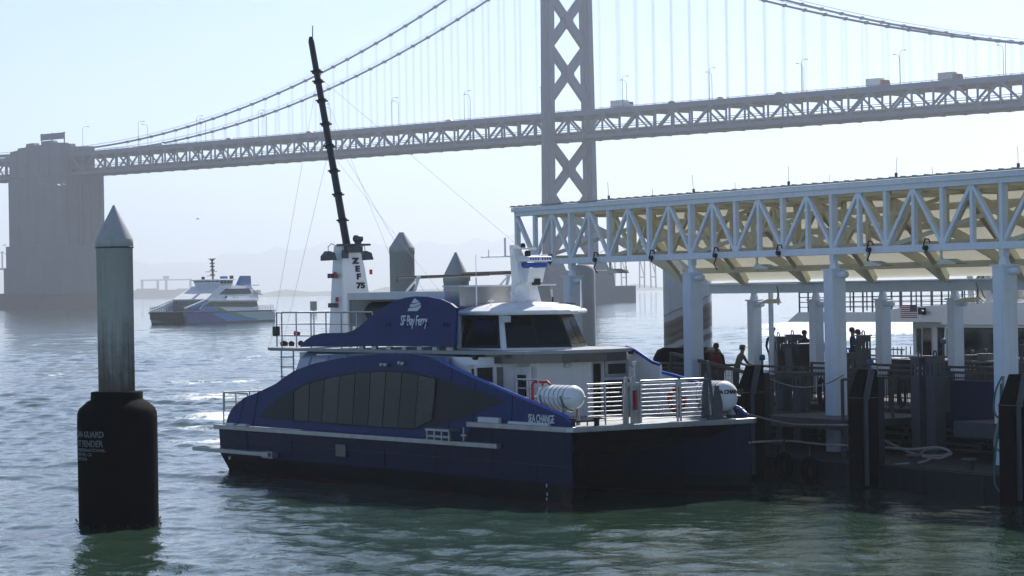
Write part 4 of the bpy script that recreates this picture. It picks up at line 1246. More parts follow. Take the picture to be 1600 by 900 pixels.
# cable loops along the bottom chord
for k, x in enumerate((1.35, 4.6, 8.35, 12.3, 15.9, 19.3 + 1.3, 23.3)):
    b = MB(); b.tube([(x, -.15, 6.35), (x - .05, -.2, 6.55), (x + .02, -.2, 6.72), (x + .16, -.18, 6.7), (x + .2, -.16, 6.6)], .022, 6)
    if k % 2: b.tube([(x, -.15, 6.35), (x - .12, -.16, 6.2), (x, -.1, 6.02)], .022, 6)
    b.lathe([(.07, -.06), (.07, .06)], (x, -.18, 6.47), 10, 'y'); b.build('cable_loop', BLACKP, can, fixn=False)
# floodlights hang from the chords
fl0 = None
fl_n = 0
for (x, y, z, d), lab in zip(((5.35, -.02, 6.37, 1), (14.45, -.02, 6.37, 1), (18.55 + 1.75, -.02, 6.37, 1), (3.7, YR + .1, 5.24, -1), (15.2, YR + .1, 5.24, -1), (13.3 + 10.5, -.02, 6.37, 1)),
                            ('floodlight hanging under the canopy chord above the bridge pier', 'floodlight hanging under the canopy chord left of the second white post', 'floodlight hanging under the canopy chord right of the second white post', 'floodlight hanging from the rear beam beside the leftmost thin post', 'floodlight hanging from the rear beam beside the rightmost tall post', 'floodlight hanging under the canopy chord just left of the rightmost post')):
    if fl0 is None:
        o = thing('floodlight', lab, 'floodlight', DF.world(x, y, z), DF.deg, 'floodlights under the canopy')
        b = MB(); b.tube([(0, 0, 0), (0, 0, -.42)], .04, 8); b.box(-.05, .05, -.05, .05, -.32, -.2); b.build('hanger', CREAM, o)
        b = MB(); b.prism([(.08, -.34), (.2, -.22), (.45, -.22), (.95, -.34), (.9, -.37), (.1, -.37)], -.2, .2); b.build('lamp_housing', CREAM, o, bevel=.01)
        b = MB(); b.tube([(.0, .05, -.2), (-.1, .06, -.1), (-.06, .05, .1), (.02, .04, .25)], .016, 6); b.build('cable', BLACKP, o)
        fl0 = o
    else:
        o = dup(fl0, DF.world(x, y, z), DF.deg + (180 if d < 0 else 0), lab)

# ------------------------------------------------------------------ floating dock
dock = thing('floating_dock', 'dark steel floating dock under the canopy with raised walkway', 'dock', DO, DF.deg)
b = MB(); b.box(-8, 45, -2.4, 12.5, -.6, .62)
for k in range(-2, 18):
    b.box(k * 2.6, k * 2.6 + .1, -2.44, -2.4, -.3, .55)
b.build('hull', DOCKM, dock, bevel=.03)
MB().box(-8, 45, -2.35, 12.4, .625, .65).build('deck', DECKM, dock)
b = MB(); b.box(-4, 45, 2.2, 12.0, 1.66, 1.8)
for k in range(0, 17):
    for y in (2.4, 6.2, 11.8):
        b.box(k * 2.8 - .08, k * 2.8 + .08, y - .08, y + .08, .65, 1.66)
b.box(-4, 45, 2.1, 2.2, 1.5, 1.82); b.box(-4, 45, 2.6, 2.7, .65, 1.66)  # second box: dark panel added to paint the shade below the walkway
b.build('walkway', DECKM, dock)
def guard(pts, z, name, infill=True, h=1.1, wood=True):
    b = MB()
    for p, q in zip(pts, pts[1:]):
        p, q = Vector((*p, z)), Vector((*q, z)); n = max(1, round((q - p).length / 1.5))
        for k in range(n + 1):
            r_ = p + (q - p) * k / n; b.bar(r_, r_ + Vector((0, 0, h)), .07, .07)
        for zz in (.12, h - .12): b.bar(p + Vector((0, 0, zz)), q + Vector((0, 0, zz)), .04, .04)
        if infill:
            nb = int((q - p).length / .09)
            for k in range(nb):
                r_ = p + (q - p) * (k + .5) / nb; b.tube([r_ + Vector((0, 0, .12)), r_ + Vector((0, 0, h - .12))], .010, 4, cap=False)
        else:
            for k in range(1, 6): b.tube([p + Vector((0, 0, h * k / 6.5)), q + Vector((0, 0, h * k / 6.5))], .018, 6)
    o = b.build(name, MESHM, dock, fixn=False)
    b = MB()
    for p, q in zip(pts, pts[1:]):
        b.bar((*p, z + h + .03), (*q, z + h + .03), .12, .07)
    b.build('handrail', WOODR if wood else ALU, o)
guard([(-2, 2.3), (9.5, 2.3)], 1.8, 'guard_rail')
guard([(10.5, 2.3), (45, 2.3)], 1.8, 'guard_rail')
guard([(-3, 11.8), (45, 11.8)], 1.8, 'guard_rail', False, wood=False)
guard([(9.5, 5.2), (26, 5.2)], 1.8, 'guard_rail')
guard([(12, 8.9), (30, 8.9)], 1.8, 'guard_rail', False)
# sloping gangway rail at the left end
b = MB()
b.bar((8.2, .6, 3.35), (17.0, -1.2, 2.75), .12, .09); b.bar((8.2, .6, 2.4), (17, -1.2, 1.8), .07, .07)
for k in range(7):
    u = k / 6; p = Vector((8.2, .6, 3.35)).lerp(Vector((17, -1.2, 2.75)), u); b.bar(p, p - Vector((0, 0, 1.5)), .07, .07)
for k in range(70):
    u = (k + .5) / 70; p = Vector((8.2, .6, 3.3)).lerp(Vector((17, -1.2, 2.7)), u); b.tube([p, p - Vector((0, 0, .9))], .01, 4, cap=False)
b.build('gangway_rail', WOODR, dock, fixn=False)
b = MB(); b.prism([(8.2, 1.75), (17, 1.6), (17, 1.4), (8.2, 1.5)], -1.3, 2.1); b.build('gangway_ramp', DECKM, dock)
# boarding platforms between the fenders
def platform(x0, x1, rope=True):
    b = MB(); b.box(x0, x1, -1.55, 2.0, 1.66, 1.70); b.build('platform_deck', mat('platform plate', (.085, .10, .12), .6, mottle=.3, scale=(2, 2, 2), bump=.2), dock)
    b = MB(); b.box(x0, x1, -1.62, -1.552, 1.42, 1.71); b.box(x0 + .1, x1 - .1, -1.5, 1.9, 1.5, 1.655)
    for x in (x0 + .15, x1 - .15):
        for y in (-1.4, 1.8): b.box(x - .07, x + .07, y - .07, y + .07, .65, 1.5)
    b.build('platform_frame', GALV, dock)
    for x in (x0 + .05, x1 - .05):
        b = MB()
        for y in (-1.5, .2, 1.9):
            b.box(x - .035, x + .035, y - .035, y + .035, 1.7, 2.85)
        b.box(x - .03, x + .03, -1.5, 1.9, 2.8, 2.87)
        for k in range(28):
            y = -1.45 + k * .12; b.tube([(x, y, 1.8), (x, y, 2.8)], .01, 4, cap=False)
        b.build('platform_rail', WOODR, dock, fixn=False)
platform(16.7, 21.15)
b = MB(); b.box(24.6, 28.6, -.3, 2.0, 1.35, 1.75); b.build('ramp_flap', GALV, dock)
b = MB(); b.box(22.2, 24.4, 1.4, 2.05, 1.35, 2.75); b.build('dark_panel', CLOTHN, dock)
b = MB()
for k in range(6):
    b.lathe([(.05, -.1), (.16, -.1), (.16, .1), (.05, .1)], (24.2 + k * .8, .9, .95), 14, 'y')
b.tube([(22, .8, .85), (29, .8, .85)], .05, 8); b.build('pipe_run', BLACKP, dock)

# tall slotted hoist columns
def hoist(x, y, z0, z1, w, label):
    o = thing('hoist_column', label, 'hoist column', DF.world(x, y, z0), DF.deg, 'slotted hoist columns')
    h = z1 - z0
    b = MB()
    for s_ in (-1, 1):
        yy = s_ * w * .4
        def plate(axis, cpos):
            # plate with two oval holes near the head, made from strips round the openings
            for u0, u1, v0, v1 in ((-.5, .5, 0, h - .62 * w * 2), (-.5, .5, h - .16, h), (-.5, -.36, h - 1.24 * w, h - .16), (-.12, .12, h - 1.24 * w, h - .16), (.36, .5, h - 1.24 * w, h - .16)):
                if axis == 'x': b.box(u0 * w, u1 * w, cpos - .012, cpos + .012, v0, v1)
                else: b.box(cpos - .012, cpos + .012, u0 * w * .76, u1 * w * .76, v0, v1)
            for uc in (-.24, .24):
                for vv in (h - .16, h - 1.24 * w):
                    for sx in (-1, 1):
                        tri = [(uc * w + sx * .12 * w, vv), (uc * w + sx * .04 * w, vv), (uc * w + sx * .12 * w, vv + (-.09 if vv > h - .3 else .09))]
                        if axis == 'x': b.prism(tri, cpos - .011, cpos + .011, 'xz')
        plate('x', yy)
        plate('y', s_ * w * .49)
    b.build('slotted_column', GALV, o, fixn=False)
    b = MB(); b.box(-w * .62, w * .62, -w * .5, w * .5, h, h + .035); b.build('cap_plate', GALV, o)
    b = MB(); b.tube([(-.07, 0, h + .03), (-.07, 0, h + .12), (-.04, 0, h + .17), (.04, 0, h + .17), (.07, 0, h + .12), (.07, 0, h + .03)], .022, 8); b.build('lifting_eye', GALV, o)
    return o
hs = [((1437, 560), .4, .65, .40, 'slotted grey hoist column left of the close pair beside the middle white post'), ((1461, 558), .5, .65, .42, 'slotted grey hoist column right of the close pair beside the middle white post'),
      ((1216, 527), 8.6, 1.8, .40, 'slotted grey hoist column of the far pair by the leftmost thin posts, left one'), ((1238, 524), 8.6, 1.8, .40, 'slotted grey hoist column of the far pair by the leftmost thin posts, right one'),
      ((1349, 525), 7.0, 1.8, .38, 'slotted grey hoist column right of the man in dark blue at the rail'), ((1325, 553), 2.7, 1.8, .42, 'slotted grey hoist column just in front of the second white post'),
      ((1519, 556), 9.2, 1.8, .4, 'short slotted grey hoist column in front of the dark ferry windows, left one'), ((1540, 554), 9.2, 1.8, .4, 'short slotted grey hoist column in front of the dark ferry windows, right one'),
      ((1101, 575), 1.6, 1.6, .5, 'slotted grey hoist column left of the man in the red vest'), ((1596, 540), 5, 1.8, .45, 'slotted grey hoist column at the right edge beside the rightmost post')]
for (px, py), y, z0, w, lb in hs:
    x, z = DF.side(px, py, y); hoist(x, y, z0, z, w, lb)
for n, (px, lb) in enumerate(((1224, 'lower slotted column under the platform handrail, left one'), (1252, 'lower slotted column under the platform handrail, right one'))):
    x, z = DF.side(px, 583, 1.2); hoist(x, 1.2, .65, z, .42, lb)

# black fender posts on the dock face
fp0 = None
for px, lb in ((1170, 'black fender post of the dock beside the bow of the navy ferry'), (1346, 'black fender post of the dock with a looped pale rope, in the middle'), (1583, 'black fender post of the dock at the right edge with teal rope')):
    x, z = DF.side(px, 580, -2.7)
    loc = DF.world(x, -2.65, 0)
    if fp0 is None:
        o = thing('fender_post', lb, 'fender', loc, DF.deg, 'black fender posts along the dock')
        b = MB()
        b.loft([[(-.28, -.32, -.4), (.28, -.32, -.4), (.28, .3, -.4), (-.28, .3, -.4)], [(-.28, -.32, 2.45), (.28, -.32, 2.45), (.28, .3, 2.45), (-.28, .3, 2.45)], [(-.24, -.02, 3.2), (.24, -.02, 3.2), (.24, .3, 3.2), (-.24, .3, 3.2)]], closed=True, caps=True)
        b.build('rubber_facing', BLACK, o, bevel=.03)
        b = MB(); b.box(.285, .33, -.2, -.08, .1, 2.42); b.bar((.30, -.12, 2.42), (.27, .1, 3.2), .05, .18); b.box(-.3, .3, -.325, .3, 2.44, 2.46)
        b.build('edge_strip', GALV, o)
        b = MB(); b.box(-.25, .25, .31, .5, .3, 3.0); b.build('back_frame', DOCKM, o)
        fp0 = o
    else:
        dup(fp0, loc, None, lb)

# ropes
def rope(pts, label, m=ROPE, r=.032, wob=.0):
    P = [Vector(p) for p in pts]
    out = []
    for i in range(len(P) - 1):                     # smooth curve through the points
        p0, p1, p2, p3 = P[max(i - 1, 0)], P[i], P[i + 1], P[min(i + 2, len(P) - 1)]
        for k in range(6):
            t = k / 6
            out.append(.5 * ((2 * p1) + (p2 - p0) * t + (2 * p0 - 5 * p1 + 4 * p2 - p3) * t * t + (3 * p1 - p0 - 3 * p2 + p3) * t ** 3))
    out.append(P[-1])
    b = MB().tube(out, r, 8)
    for s_ in range(0):
        pass
    o = b.build('mooring_rope', m, fixn=False)
    return tag(o, label, 'rope', 'ropes on the dock')
def dpt(px, py, y):
    x, z = DF.side(px, py, y); return DF.world(x, y, z)
rope([SF.world(-.3, 5.85, 2.12), dpt(1230, 662, -2.0), dpt(1280, 664, -2.0), dpt(1325, 664, -2.2)], 'upper taut mooring rope from the navy bow to the middle fender post')
rope([SF.world(.02, 5.8, 1.35), dpt(1230, 689, -2.0), dpt(1280, 694, -2.0), dpt(1325, 696, -2.2)], 'lower taut mooring rope from the navy bow to the middle fender post')
rope([dpt(1187, 582, -1.6), dpt(1210, 595, -1.6), dpt(1250, 605, -1.6), dpt(1290, 600, -1.6), dpt(1318, 586, -1.6)], 'thin pale rope sagging across the boarding platform', r=.02)
rope([dpt(1365, 572, -2.1), dpt(1356, 610, -2.35), dpt(1352, 632, -2.38), dpt(1360, 644, -2.38), dpt(1368, 632, -2.3), dpt(1366, 600, -2.1), dpt(1362, 580, -2.1), dpt(1361, 690, -2.3), dpt(1362, 716, -2.3), dpt(1376, 732, -2.2), dpt(1398, 726, -2.0), dpt(1440, 722, -1.8), dpt(1458, 714, -1.2)], 'pale rope looped over the middle fender post and lying on the deck')
rope([dpt(1370, 572, -2.0), dpt(1371, 640, -2.2), dpt(1372, 692, -2.2)], 'pale rope end hanging down the middle fender post')
rope([dpt(1374, 684, -1.8), dpt(1402, 698, -1.2), dpt(1432, 710, -.8), dpt(1470, 712, -.6), dpt(1484, 706, -.4), dpt(1470, 701, -.2), dpt(1445, 704, -.4), dpt(1440, 712, -.8), dpt(1466, 716, -.8), dpt(1482, 712, -.5)], 'pale rope coiled in a heap at the foot of the hoist columns')
rope([dpt(1372, 698, -1.8), dpt(1420, 702, -1.0), dpt(1460, 699, -.4), dpt(1478, 702, -.2), dpt(1487, 709, -.4), dpt(1472, 715, -.7)], 'pale rope running straight along the deck to the coil')
rope([dpt(1566, 588, -2.1), dpt(1556, 610, -2.2), dpt(1553, 640, -2.3), dpt(1560, 652, -2.3), dpt(1566, 630, -2.2), dpt(1564, 600, -2.1), dpt(1562, 660, -2.3), dpt(1556, 700, -2.4), dpt(1554, 750, -2.55), dpt(1562, 768, -2.6), dpt(1568, 768, -2.6)], 'teal rope hanging in a loop on the rightmost fender post', ROPEG, .026)
rope([dpt(1568, 588, -2.0), dpt(1562, 650, -2.2), dpt(1554, 690, -2.3), dpt(1560, 704, -2.3), dpt(1568, 700, -2.2)], 'pale rope hanging behind the teal one at the right edge')
# blue-topped marker lamps and barrels on the dock
for px, py, y, lb in ((1191, 558, 0.5, 'blue-topped marker light beside the leftmost fender post'), (1360, 566, -1.5, 'blue-topped marker light above the middle fender post'), (1474, 533, 9, 'blue-topped marker light in front of the far cabin door')):
    x, z = DF.side(px, py, y)
    o = thing('marker_light', lb, 'marker light', DF.world(x, y, z - .6), DF.deg, 'marker lights on the dock')
    MB().tube([(0, 0, 0), (0, 0, .5)], .035, 8).build('stem', GALV, o)
    MB().lathe([(.05, .5), (.09, .52), (.09, .66), (.05, .68)], n=14).build('lamp_head', mat('blue lamp', (.04, .10, .2), .4), o)
x, z = DF.side(1256, 540, 9)
o = thing('planter_tub', 'black tapered tub on the walkway beside the man in blue', 'tub', DF.world(x, 9, 1.8), DF.deg)
MB().loft([[(sx * w, sy * w, zz) for sx, sy in ((-1, -1), (1, -1), (1, 1), (-1, 1))] for w, zz in ((.38, 0), (.42, .6), (.56, 1.55))], closed=True, caps=True).build('tub_body', BLACKP, o)
MB().box(-.6, .6, -.6, .6, 1.55, 1.62).build('rim', BLACKP, o)
for px, lb in ((1404, 'black console with pale papers in front of the far cabin door, left one'), (1472, 'black console with pale papers in front of the far cabin door, right one'), (1558, 'black console in front of the dark ferry windows')):
    x, z = DF.side(px, 548, 9.4)
    o = thing('console_box', lb, 'console', DF.world(x, 9.4, 1.8), DF.deg, 'black consoles on the walkway')
    MB().loft([[(sx * w, sy * .3, zz) for sx, sy in ((-1, -1), (1, -1), (1, 1), (-1, 1))] for w, zz in ((.42, 0), (.5, 1.12))], closed=True, caps=True).build('console_body', BLACKP, o)
    MB().box(-.35, .3, -.25, .2, 1.13, 1.17).build('paper', WHITE2, o)

# ------------------------------------------------------------------ white ferry behind the dock
f2 = thing('white_ferry', 'large white ferry with a striped flag on its side docked behind the canopy posts', 'ferry', DF.world(0, 14.2), DF.deg)
b = MB()
b.loft([[(x, y, z) for y, z in ((.0, 1.9), (.15, -.5), (9, -.5), (9.2, 1.9))] for x in (-6, 26)], closed=True, caps=True)
b.build('hull', WHITE, f2)
MB().box(-5.4, 26, .1, 9.1, 1.9, 2.0).build('main_deck', GRAY, f2)
b = MB()
b.prism([(-5.65, 4.08), (-4.9, 4.44), (0.2, 4.44), (2.2, 4.62), (5.6, 4.74), (26, 4.74), (26, 4.12), (-5.65, 4.06)], 0, .12)
b.box(-5.4, 26, .12, 9, 4.1, 4.3)
b.prism([(-5.65, 4.08), (-4.9, 4.44), (26, 4.44), (26, 4.12), (-5.65, 4.06)], 9, 9.12)
b.build('upper_deck', WHITE, f2)
b = MB(); b.box(2.0, 4.25, .9, 8.4, 2.0, 4.08); b.build('cabin', WHITE, f2)
b = MB()
b.prism([(4.35, 2.0), (4.62, 3.9), (5.1, 4.09), (26, 4.09), (26, 2.0)], .02, .3)
b.box(4.7, 26, .3, 9, 2.0, 4.08)
b.build('fore_cabin', WHITE, f2)
b = MB(); b.prism([(4.55, 3.98), (5.15, 4.78), (26, 4.78), (26, 4.0)], -.12, .0); b.build('eyebrow', WHITE, f2, bevel=.02)
for x0, x1 in ((1.75, 1.98),):
    pass
def pn(name, x0, x1, y, z0, z1, m, fm=WHITE2, t=.06):
    b = MB(); b.box(x0 - t, x1 + t, y - .02, y, z0 - t, z1 + t); o = b.build(name, fm, f2); MB().box(x0, x1, y - .027, y - .021, z0, z1).build('pane', m, o)
pn('door', 1.95 + .12, 2.62, .9, 2.1, 3.85, GLASS); pn('door', 3.0, 3.75, .9, 2.1, 3.85, GLASS)
pn('window', .9 + .1, 1.35, 1.4, 2.9, 3.8, PANE)
pn('window', 4.75, 5.55, .02, 2.6, 3.85, mat('pale window', (.22, .26, .29), .15), WHITE2, .05)
pn('window', 5.75, 8.3, .02, 2.6, 3.85, GLASS, BLACKP, .04); pn('window', 8.5, 11.2, .02, 2.6, 3.85, GLASS, BLACKP, .04); pn('window', 11.5, 14.2, .02, 2.6, 3.85, GLASS, BLACKP, .04)
MB().box(.75, 1.9, 1.4, 1.5, 2.0, 4.05).build('cabin_wall', WHITE, f2)
# upper rail
b = MB()
def frail(xs, y, z0, h):
    for x in xs: b.bar((x, y, z0), (x, y, z0 + h), .05, .05)
    for k in range(6): b.tube([(xs[0], y, z0 + h * (k + 1) / 6), (xs[-1], y, z0 + h * (k + 1) / 6)], .016, 5)
frail([-4.9 + .62 * k for k in range(18)], .06, 4.44, 1.15)
frail([-4.9 + .8 * k for k in range(14)], 8.9, 4.44, 1.15)
for k in range(12):
    b.bar((-4.9, .06 + k * .8, 4.44), (-4.9, .06 + k * .8, 5.6), .04, .04)
for k in range(6): b.tube([(-4.9, .06, 4.63 + .19 * k), (-4.9, 8.9, 4.63 + .19 * k)], .016, 5)
b.build('upper_rail', GALV, f2, fixn=False)
b = MB(); b.bar((-3.4, .6, 2), (-3.4, .6, 4.1), .1, .1); b.bar((-3.4, 8.6, 2), (-3.4, 8.6, 4.1), .1, .1); b.build('deck_pillar', BLACKP, f2)
# the flag panel: thirteen stripes and a blue field
x0, zf = DF.side(1408, 496.5, 14.2); x1, zt = DF.side(1432.5, 476.5, 14.2)
b = MB()
for k in range(13):
    z0_, z1_ = zf + (zt - zf) * k / 13, zf + (zt - zf) * (k + 1) / 13
    if k % 2 == 0:
        b.cur = 0; b.box(x0, x1 if k < 6 else x0 + (x1 - x0) * .60, -.02, -.001, z0_, z1_)
    else:
        b.cur = 1; b.box(x0, x1 if k < 6 else x0 + (x1 - x0) * .60, -.02, -.001, z0_, z1_)
b.cur = 2; b.box(x0 + (x1 - x0) * .602, x1, -.022, -.001, zf + (zt - zf) * 6 / 13 + .002, zt)
b.cur = 1
for k in range(20):
    xx = x0 + (x1 - x0) * (.65 + .075 * (k % 5)); zz = zf + (zt - zf) * (.53 + .12 * (k // 5)); b.box(xx, xx + .015, -.026, -.0225, zz, zz + .015)
b.build('flag_panel', [mat('flag red', (.36, .03, .03), .5), WHITE, mat('flag blue', (.03, .04, .10), .5)], f2)
b = MB(); b.box(3.25, 3.5, -.16, .0, 4.35, 4.6); b.tube([(3.4, -.1, 4.5), (3.75, -.3, 4.42)], .07, 10); b.build('deck_lamp', BLACKP, f2)
rf = MB().lathe([(.05, 0), (.4, .02), (.58, .15), (.6, .3), (.6, 1.9), (.58, 2.05), (.4, 2.2), (.05, 2.22)], (5.7, 1.0, 5.35), 32, 'x').build('life_raft', mat('ivory canister', (.62, .60, .52), .45), f2)
b = MB()
for x in (6.0, 6.3, 6.6, 6.9, 7.2): b.lathe([(.603, -.015), (.62, -.015), (.62, .015), (.603, .015)], (x, 1.0, 5.35), 32, 'x')
b.build('strap', BLACKP, rf)
for x in (5.75, 6.75, 7.75):
    b = MB()
    b.bar((x + .1, .3, 4.74), (x - .05, .35, 5.9), .2, .1); b.bar((x + .1, 1.7, 4.74), (x - .05, 1.65, 5.9), .2, .1); b.bar((x + .1, .3, 4.85), (x + .1, 1.7, 4.85), .1, .1)
    b.build('cradle', WHITE, rf)
b = MB(); b.box(8.2, 26, 1.2, 8, 4.74, 7.2); b.build('upper_cabin', WHITE, f2)
b = MB()
for k in range(10):
    b.bar((-.4, .5 + k * .2, 2.0), (-.4, .5 + k * .2, 3.1), .03, .03)
b.tube([(-5.2, .1, 3.05), (2, .1, 3.05)], .03, 6); b.tube([(-5.2, .1, 2.7), (2, .1, 2.7)], .02, 6); b.tube([(-5.2, .1, 2.35), (2, .1, 2.35)], .02, 6)
for k in range(8): b.bar((-5.2 + k, .1, 2.0), (-5.2 + k, .1, 3.05), .04, .04)
b.build('lower_rail', ALU, f2, fixn=False)

# ------------------------------------------------------------------ the ferry under way
go = ground(288, 507)
GF = Frame(go.x, go.y, -117)
mf = thing('blue_white_ferry', 'white and blue catamaran ferry with green swoosh under way in mid water', 'ferry', (go.x, go.y, 0), -117)
WB = 7.9
def mside(y): return -y
FH = mat('ferry hull dark', (.006, .012, .032), .45, spec=.2)
b = MB()
for s0 in (0, 1):
    f_ = (lambda y: -y) if not s0 else (lambda y: -(WB - y))
    rows = []
    for x, yi, zt_ in ((-32.2, 2.6, 2.05), (-20, 2.7, 2.1), (-8, 2.6, 2.3), (-3, 1.7, 2.42), (-.6, .5, 2.46), (.2, .1, 2.48)):
        dx = -.8 if x > -1 else (-.3 if x < -30 else 0)
        rows.append([(x, f_(0), zt_), (x + dx, f_(.15), -.4), (x + dx, f_(max(.16, yi)), -.4), (x, f_(max(.05, yi)), zt_)])
    b.loft(rows, closed=True, caps=True)
b.build('hull', mat('ferry hull', (.46, .53, .62), .35, mottle=.05, bands=[(.38, (.02, .03, .05))]), mf)
b = MB()
b.prism([(-31.5, -.2), (-3, -.2), (.3, -.3), (.3, -WB + .3), (-3, -WB + .2), (-31.5, -WB + .2)], 1.0, 2.35, 'xy'); b.build('bridge_deck', FH, mf)
def ribbon(name, pts, m, off):
    b = MB(); b.prism(pts, off, off + .02); return b.build(name, m, mf)
G = lambda L_: [GF.side(230 + a / 6.923, 390 + c / 6.923, 0) for a, c in L_]
def clampx(L_): return [(min(-.05, x), z) for x, z in L_]
ribbon('bow_band', clampx(G([(384, 672), (430, 670), (520, 798), (430, 798), (400, 800)])), FH, .03)
FNAVY = mat('ferry navy', (.015, .05, .24), .4)
ribbon('navy_band', clampx(G([(398, 670), (690, 668), (730, 710), (800, 745), (870, 765), (750, 788), (425, 798)])), FNAVY, .05)
ribbon('blue_band', G([(690, 668), (800, 668), (850, 685), (960, 715), (1060, 738), (1190, 750), (1190, 758), (1000, 765), (870, 764), (800, 745), (730, 710)]), LBLUE, .07)
ribbon('green_band', G([(790, 668), (930, 670), (1000, 700), (1080, 730), (1190, 747), (1190, 755), (1060, 742), (950, 716), (860, 690)]), GREEN, .09)
b = MB(); b.box(-32.3, .3, -.02, .11, 2.12, 2.3); b.box(-32.3, .3, -WB - .1, -WB + .02, 2.12, 2.3); b.build('rub_rail', BLACKP, mf)
# superstructure
b = MB()
b.box(-25.5, -7.6, -WB + .3, -.3, 2.35, 4.5); b.build('main_cabin', WHITE, mf)
GW = mat('ferry dark window', (.008, .009, .011), .12, spec=.3)
sd = MB()
sd.prism(G([(400, 668), (430, 655), (660, 545), (700, 540), (1195, 545), (1200, 560), (1185, 560), (680, 562), (600, 612), (740, 622), (1205, 620), (1205, 666)]), -.2, .0)
sdo = sd.build('side_wall', WHITE, mf)
sd = MB(); sd.prism([(x, z) for x, z in G([(400, 668), (430, 655), (660, 545), (700, 540), (1195, 545), (1205, 666)])], -WB, -WB + .2); sd.build('side_wall', WHITE, mf)
for nm, L_, m, off in (('side_band', [(402, 666), (500, 610), (560, 583), (625, 560), (590, 605), (560, 640), (600, 664)], FNAVY, .02), ('side_band', [(570, 664), (585, 620), (620, 580), (660, 562), (590, 615), (730, 622), (760, 664)], LBLUE, .035),
                       ('side_band', [(620, 562), (655, 545), (668, 552), (640, 576)], GREEN, .05), ('side_band', [(735, 622), (790, 626), (870, 664), (770, 664)], GREEN, .05), ('side_band', [(500, 612), (560, 583), (610, 562), (630, 566), (560, 610), (470, 640)], LBLUE, .03)):
    b = MB(); b.prism(G(L_), off - .04, off); b.build(nm, m, mf)
b = MB(); b.prism(G([(600, 614), (680, 561), (1185, 559), (1200, 617)]), -.12, .015); w_ = b.build('main_window', GW, mf)
# white sloped front and upper cabin
b = MB()
b.loft([[(-7.6, -WB, 4.55), (-7.6, .1, 4.55), (-7.6, .1, 4.75), (-7.6, -WB, 4.75)], [(-13.2, -6.9, 7.0), (-13.2, -.6, 7.0), (-13.2, -.6, 7.2), (-13.2, -6.9, 7.2)]], closed=True, caps=True)
b.build('sloped_front', WHITE, mf)
b = MB()
b.loft([[(-7.8, -WB + .1, 4.5), (-26.5, -WB + .1, 4.4), (-26.5, -.05, 4.4), (-7.8, -.05, 4.5)], [(-9.5, -WB + .3, 5.4), (-26.3, -WB + .3, 5.5), (-26.3, -.3, 5.5), (-9.5, -.3, 5.4)], [(-13.6, -6.9, 7.15), (-24.5, -6.9, 7.2), (-24.5, -.7, 7.2), (-13.6, -.7, 7.15)]], closed=True, caps=True)
b.build('upper_cabin', WHITE, mf)
uw = [GF.side(230 + a / 6.923, 390 + c / 6.923, -.5) for a, c in ((765, 487), (850, 427), (1105, 427), (1125, 472))]
b = MB(); b.add([(uw[0][0], -.27, 5.55), (uw[1][0], -.52, 6.65), (uw[2][0], -.52, 6.65), (uw[3][0], -.27, 5.6)], [(0, 1, 2, 3)])
b.add([(uw[0][0], -.40, 5.55), (uw[1][0], -.66, 6.65), (uw[2][0], -.66, 6.65), (uw[3][0], -.40, 5.6)], [(3, 2, 1, 0)])
b.build('upper_window', GW, mf)
b = MB(); b.box(-27.5, -23, -6.9, -.6, 7.2, 7.35); b.build('roof_canopy', WHITE, mf)
# forward deck: dark opening, rails, pillars
b = MB(); b.prism([(-7.6, 2.4), (-7.6, 4.5), (-7.75, 4.5), (-7.75, 2.4)], -WB + .3, -.3); b.build('front_window', GW, mf)
for y in (-.1, -WB + .1):
    b = MB(); b.bar((-.3, y, 3.0), (-7.6, y, 4.62), .25, .22); b.build('bow_arch', WHITE, mf)
b = MB()
for k in range(15):
    y = -.2 - k * (WB - .4) / 14; b.bar((.1, y, 2.4), (.1, y, 3.45), .05, .05)
for k in range(5): b.tube([(.1, -.2, 2.6 + .2 * k), (.1, -WB + .2, 2.6 + .2 * k)], .03, 5)
for k in range(8):
    b.bar((-k, -.15, 2.4), (-k, -.15, 3.45), .05, .05)
for k in range(5): b.tube([(.1, -.15, 2.6 + .2 * k), (-7.5, -.15, 2.6 + .2 * k)], .03, 5)
for k in range(7): b.bar((-25.8 - k, -.15, 2.3), (-25.8 - k, -.15, 3.3), .05, .05)
for k in range(4): b.tube([(-25.8, -.15, 2.6 + .23 * k), (-32, -.15, 2.6 + .23 * k)], .03, 5)
for k in range(8): b.bar((-26.4, -.4 - k * .9, 5.5), (-26.4, -.4 - k * .9, 6.4), .06, .06); b.bar((-25 - k * .35, -.3, 5.5), (-25 - k * .35, -.3, 6.3), .06, .06)
for k in range(4): b.tube([(-24.6, -.3, 5.7 + .2 * k), (-27.5, -.3, 5.7 + .2 * k)], .03, 5)
b.build('railing', GALV, mf, fixn=False)
b = MB(); b.box(-28, -26.4, -WB + .6, -.2, 5.35, 5.5); b.build('aft_balcony', WHITE, mf)
# wheelhouse
b = MB()
b.loft([[(-13.6, -6.4, 7.2), (-13.6, -.9, 7.2), (-18.3, -.9, 7.2), (-18.3, -6.4, 7.2)], [(-13.2, -6.7, 8.3), (-13.2, -.6, 8.3), (-18.0, -.6, 8.3), (-18.0, -6.7, 8.3)]], closed=True, caps=True)
w_ = b.build('wheelhouse', WHITE, mf)
b = MB()
b.add([(-13.57, -6.3, 7.4), (-13.57, -1.0, 7.4), (-13.22, -.75, 8.2), (-13.22, -6.6, 8.2)], [(0, 1, 2, 3)]); b.add([(-13.8, -.86, 7.4), (-18.0, -.86, 7.4), (-17.8, -.6, 8.2), (-13.5, -.6, 8.2)], [(0, 1, 2, 3)])
b.build('window', GW, w_)
b = MB()
for k in range(1, 7):
    y = -6.3 + k * .76; b.bar((-13.55, y, 7.3), (-13.19, y * 1.04 + .12, 8.25), .1, .05)
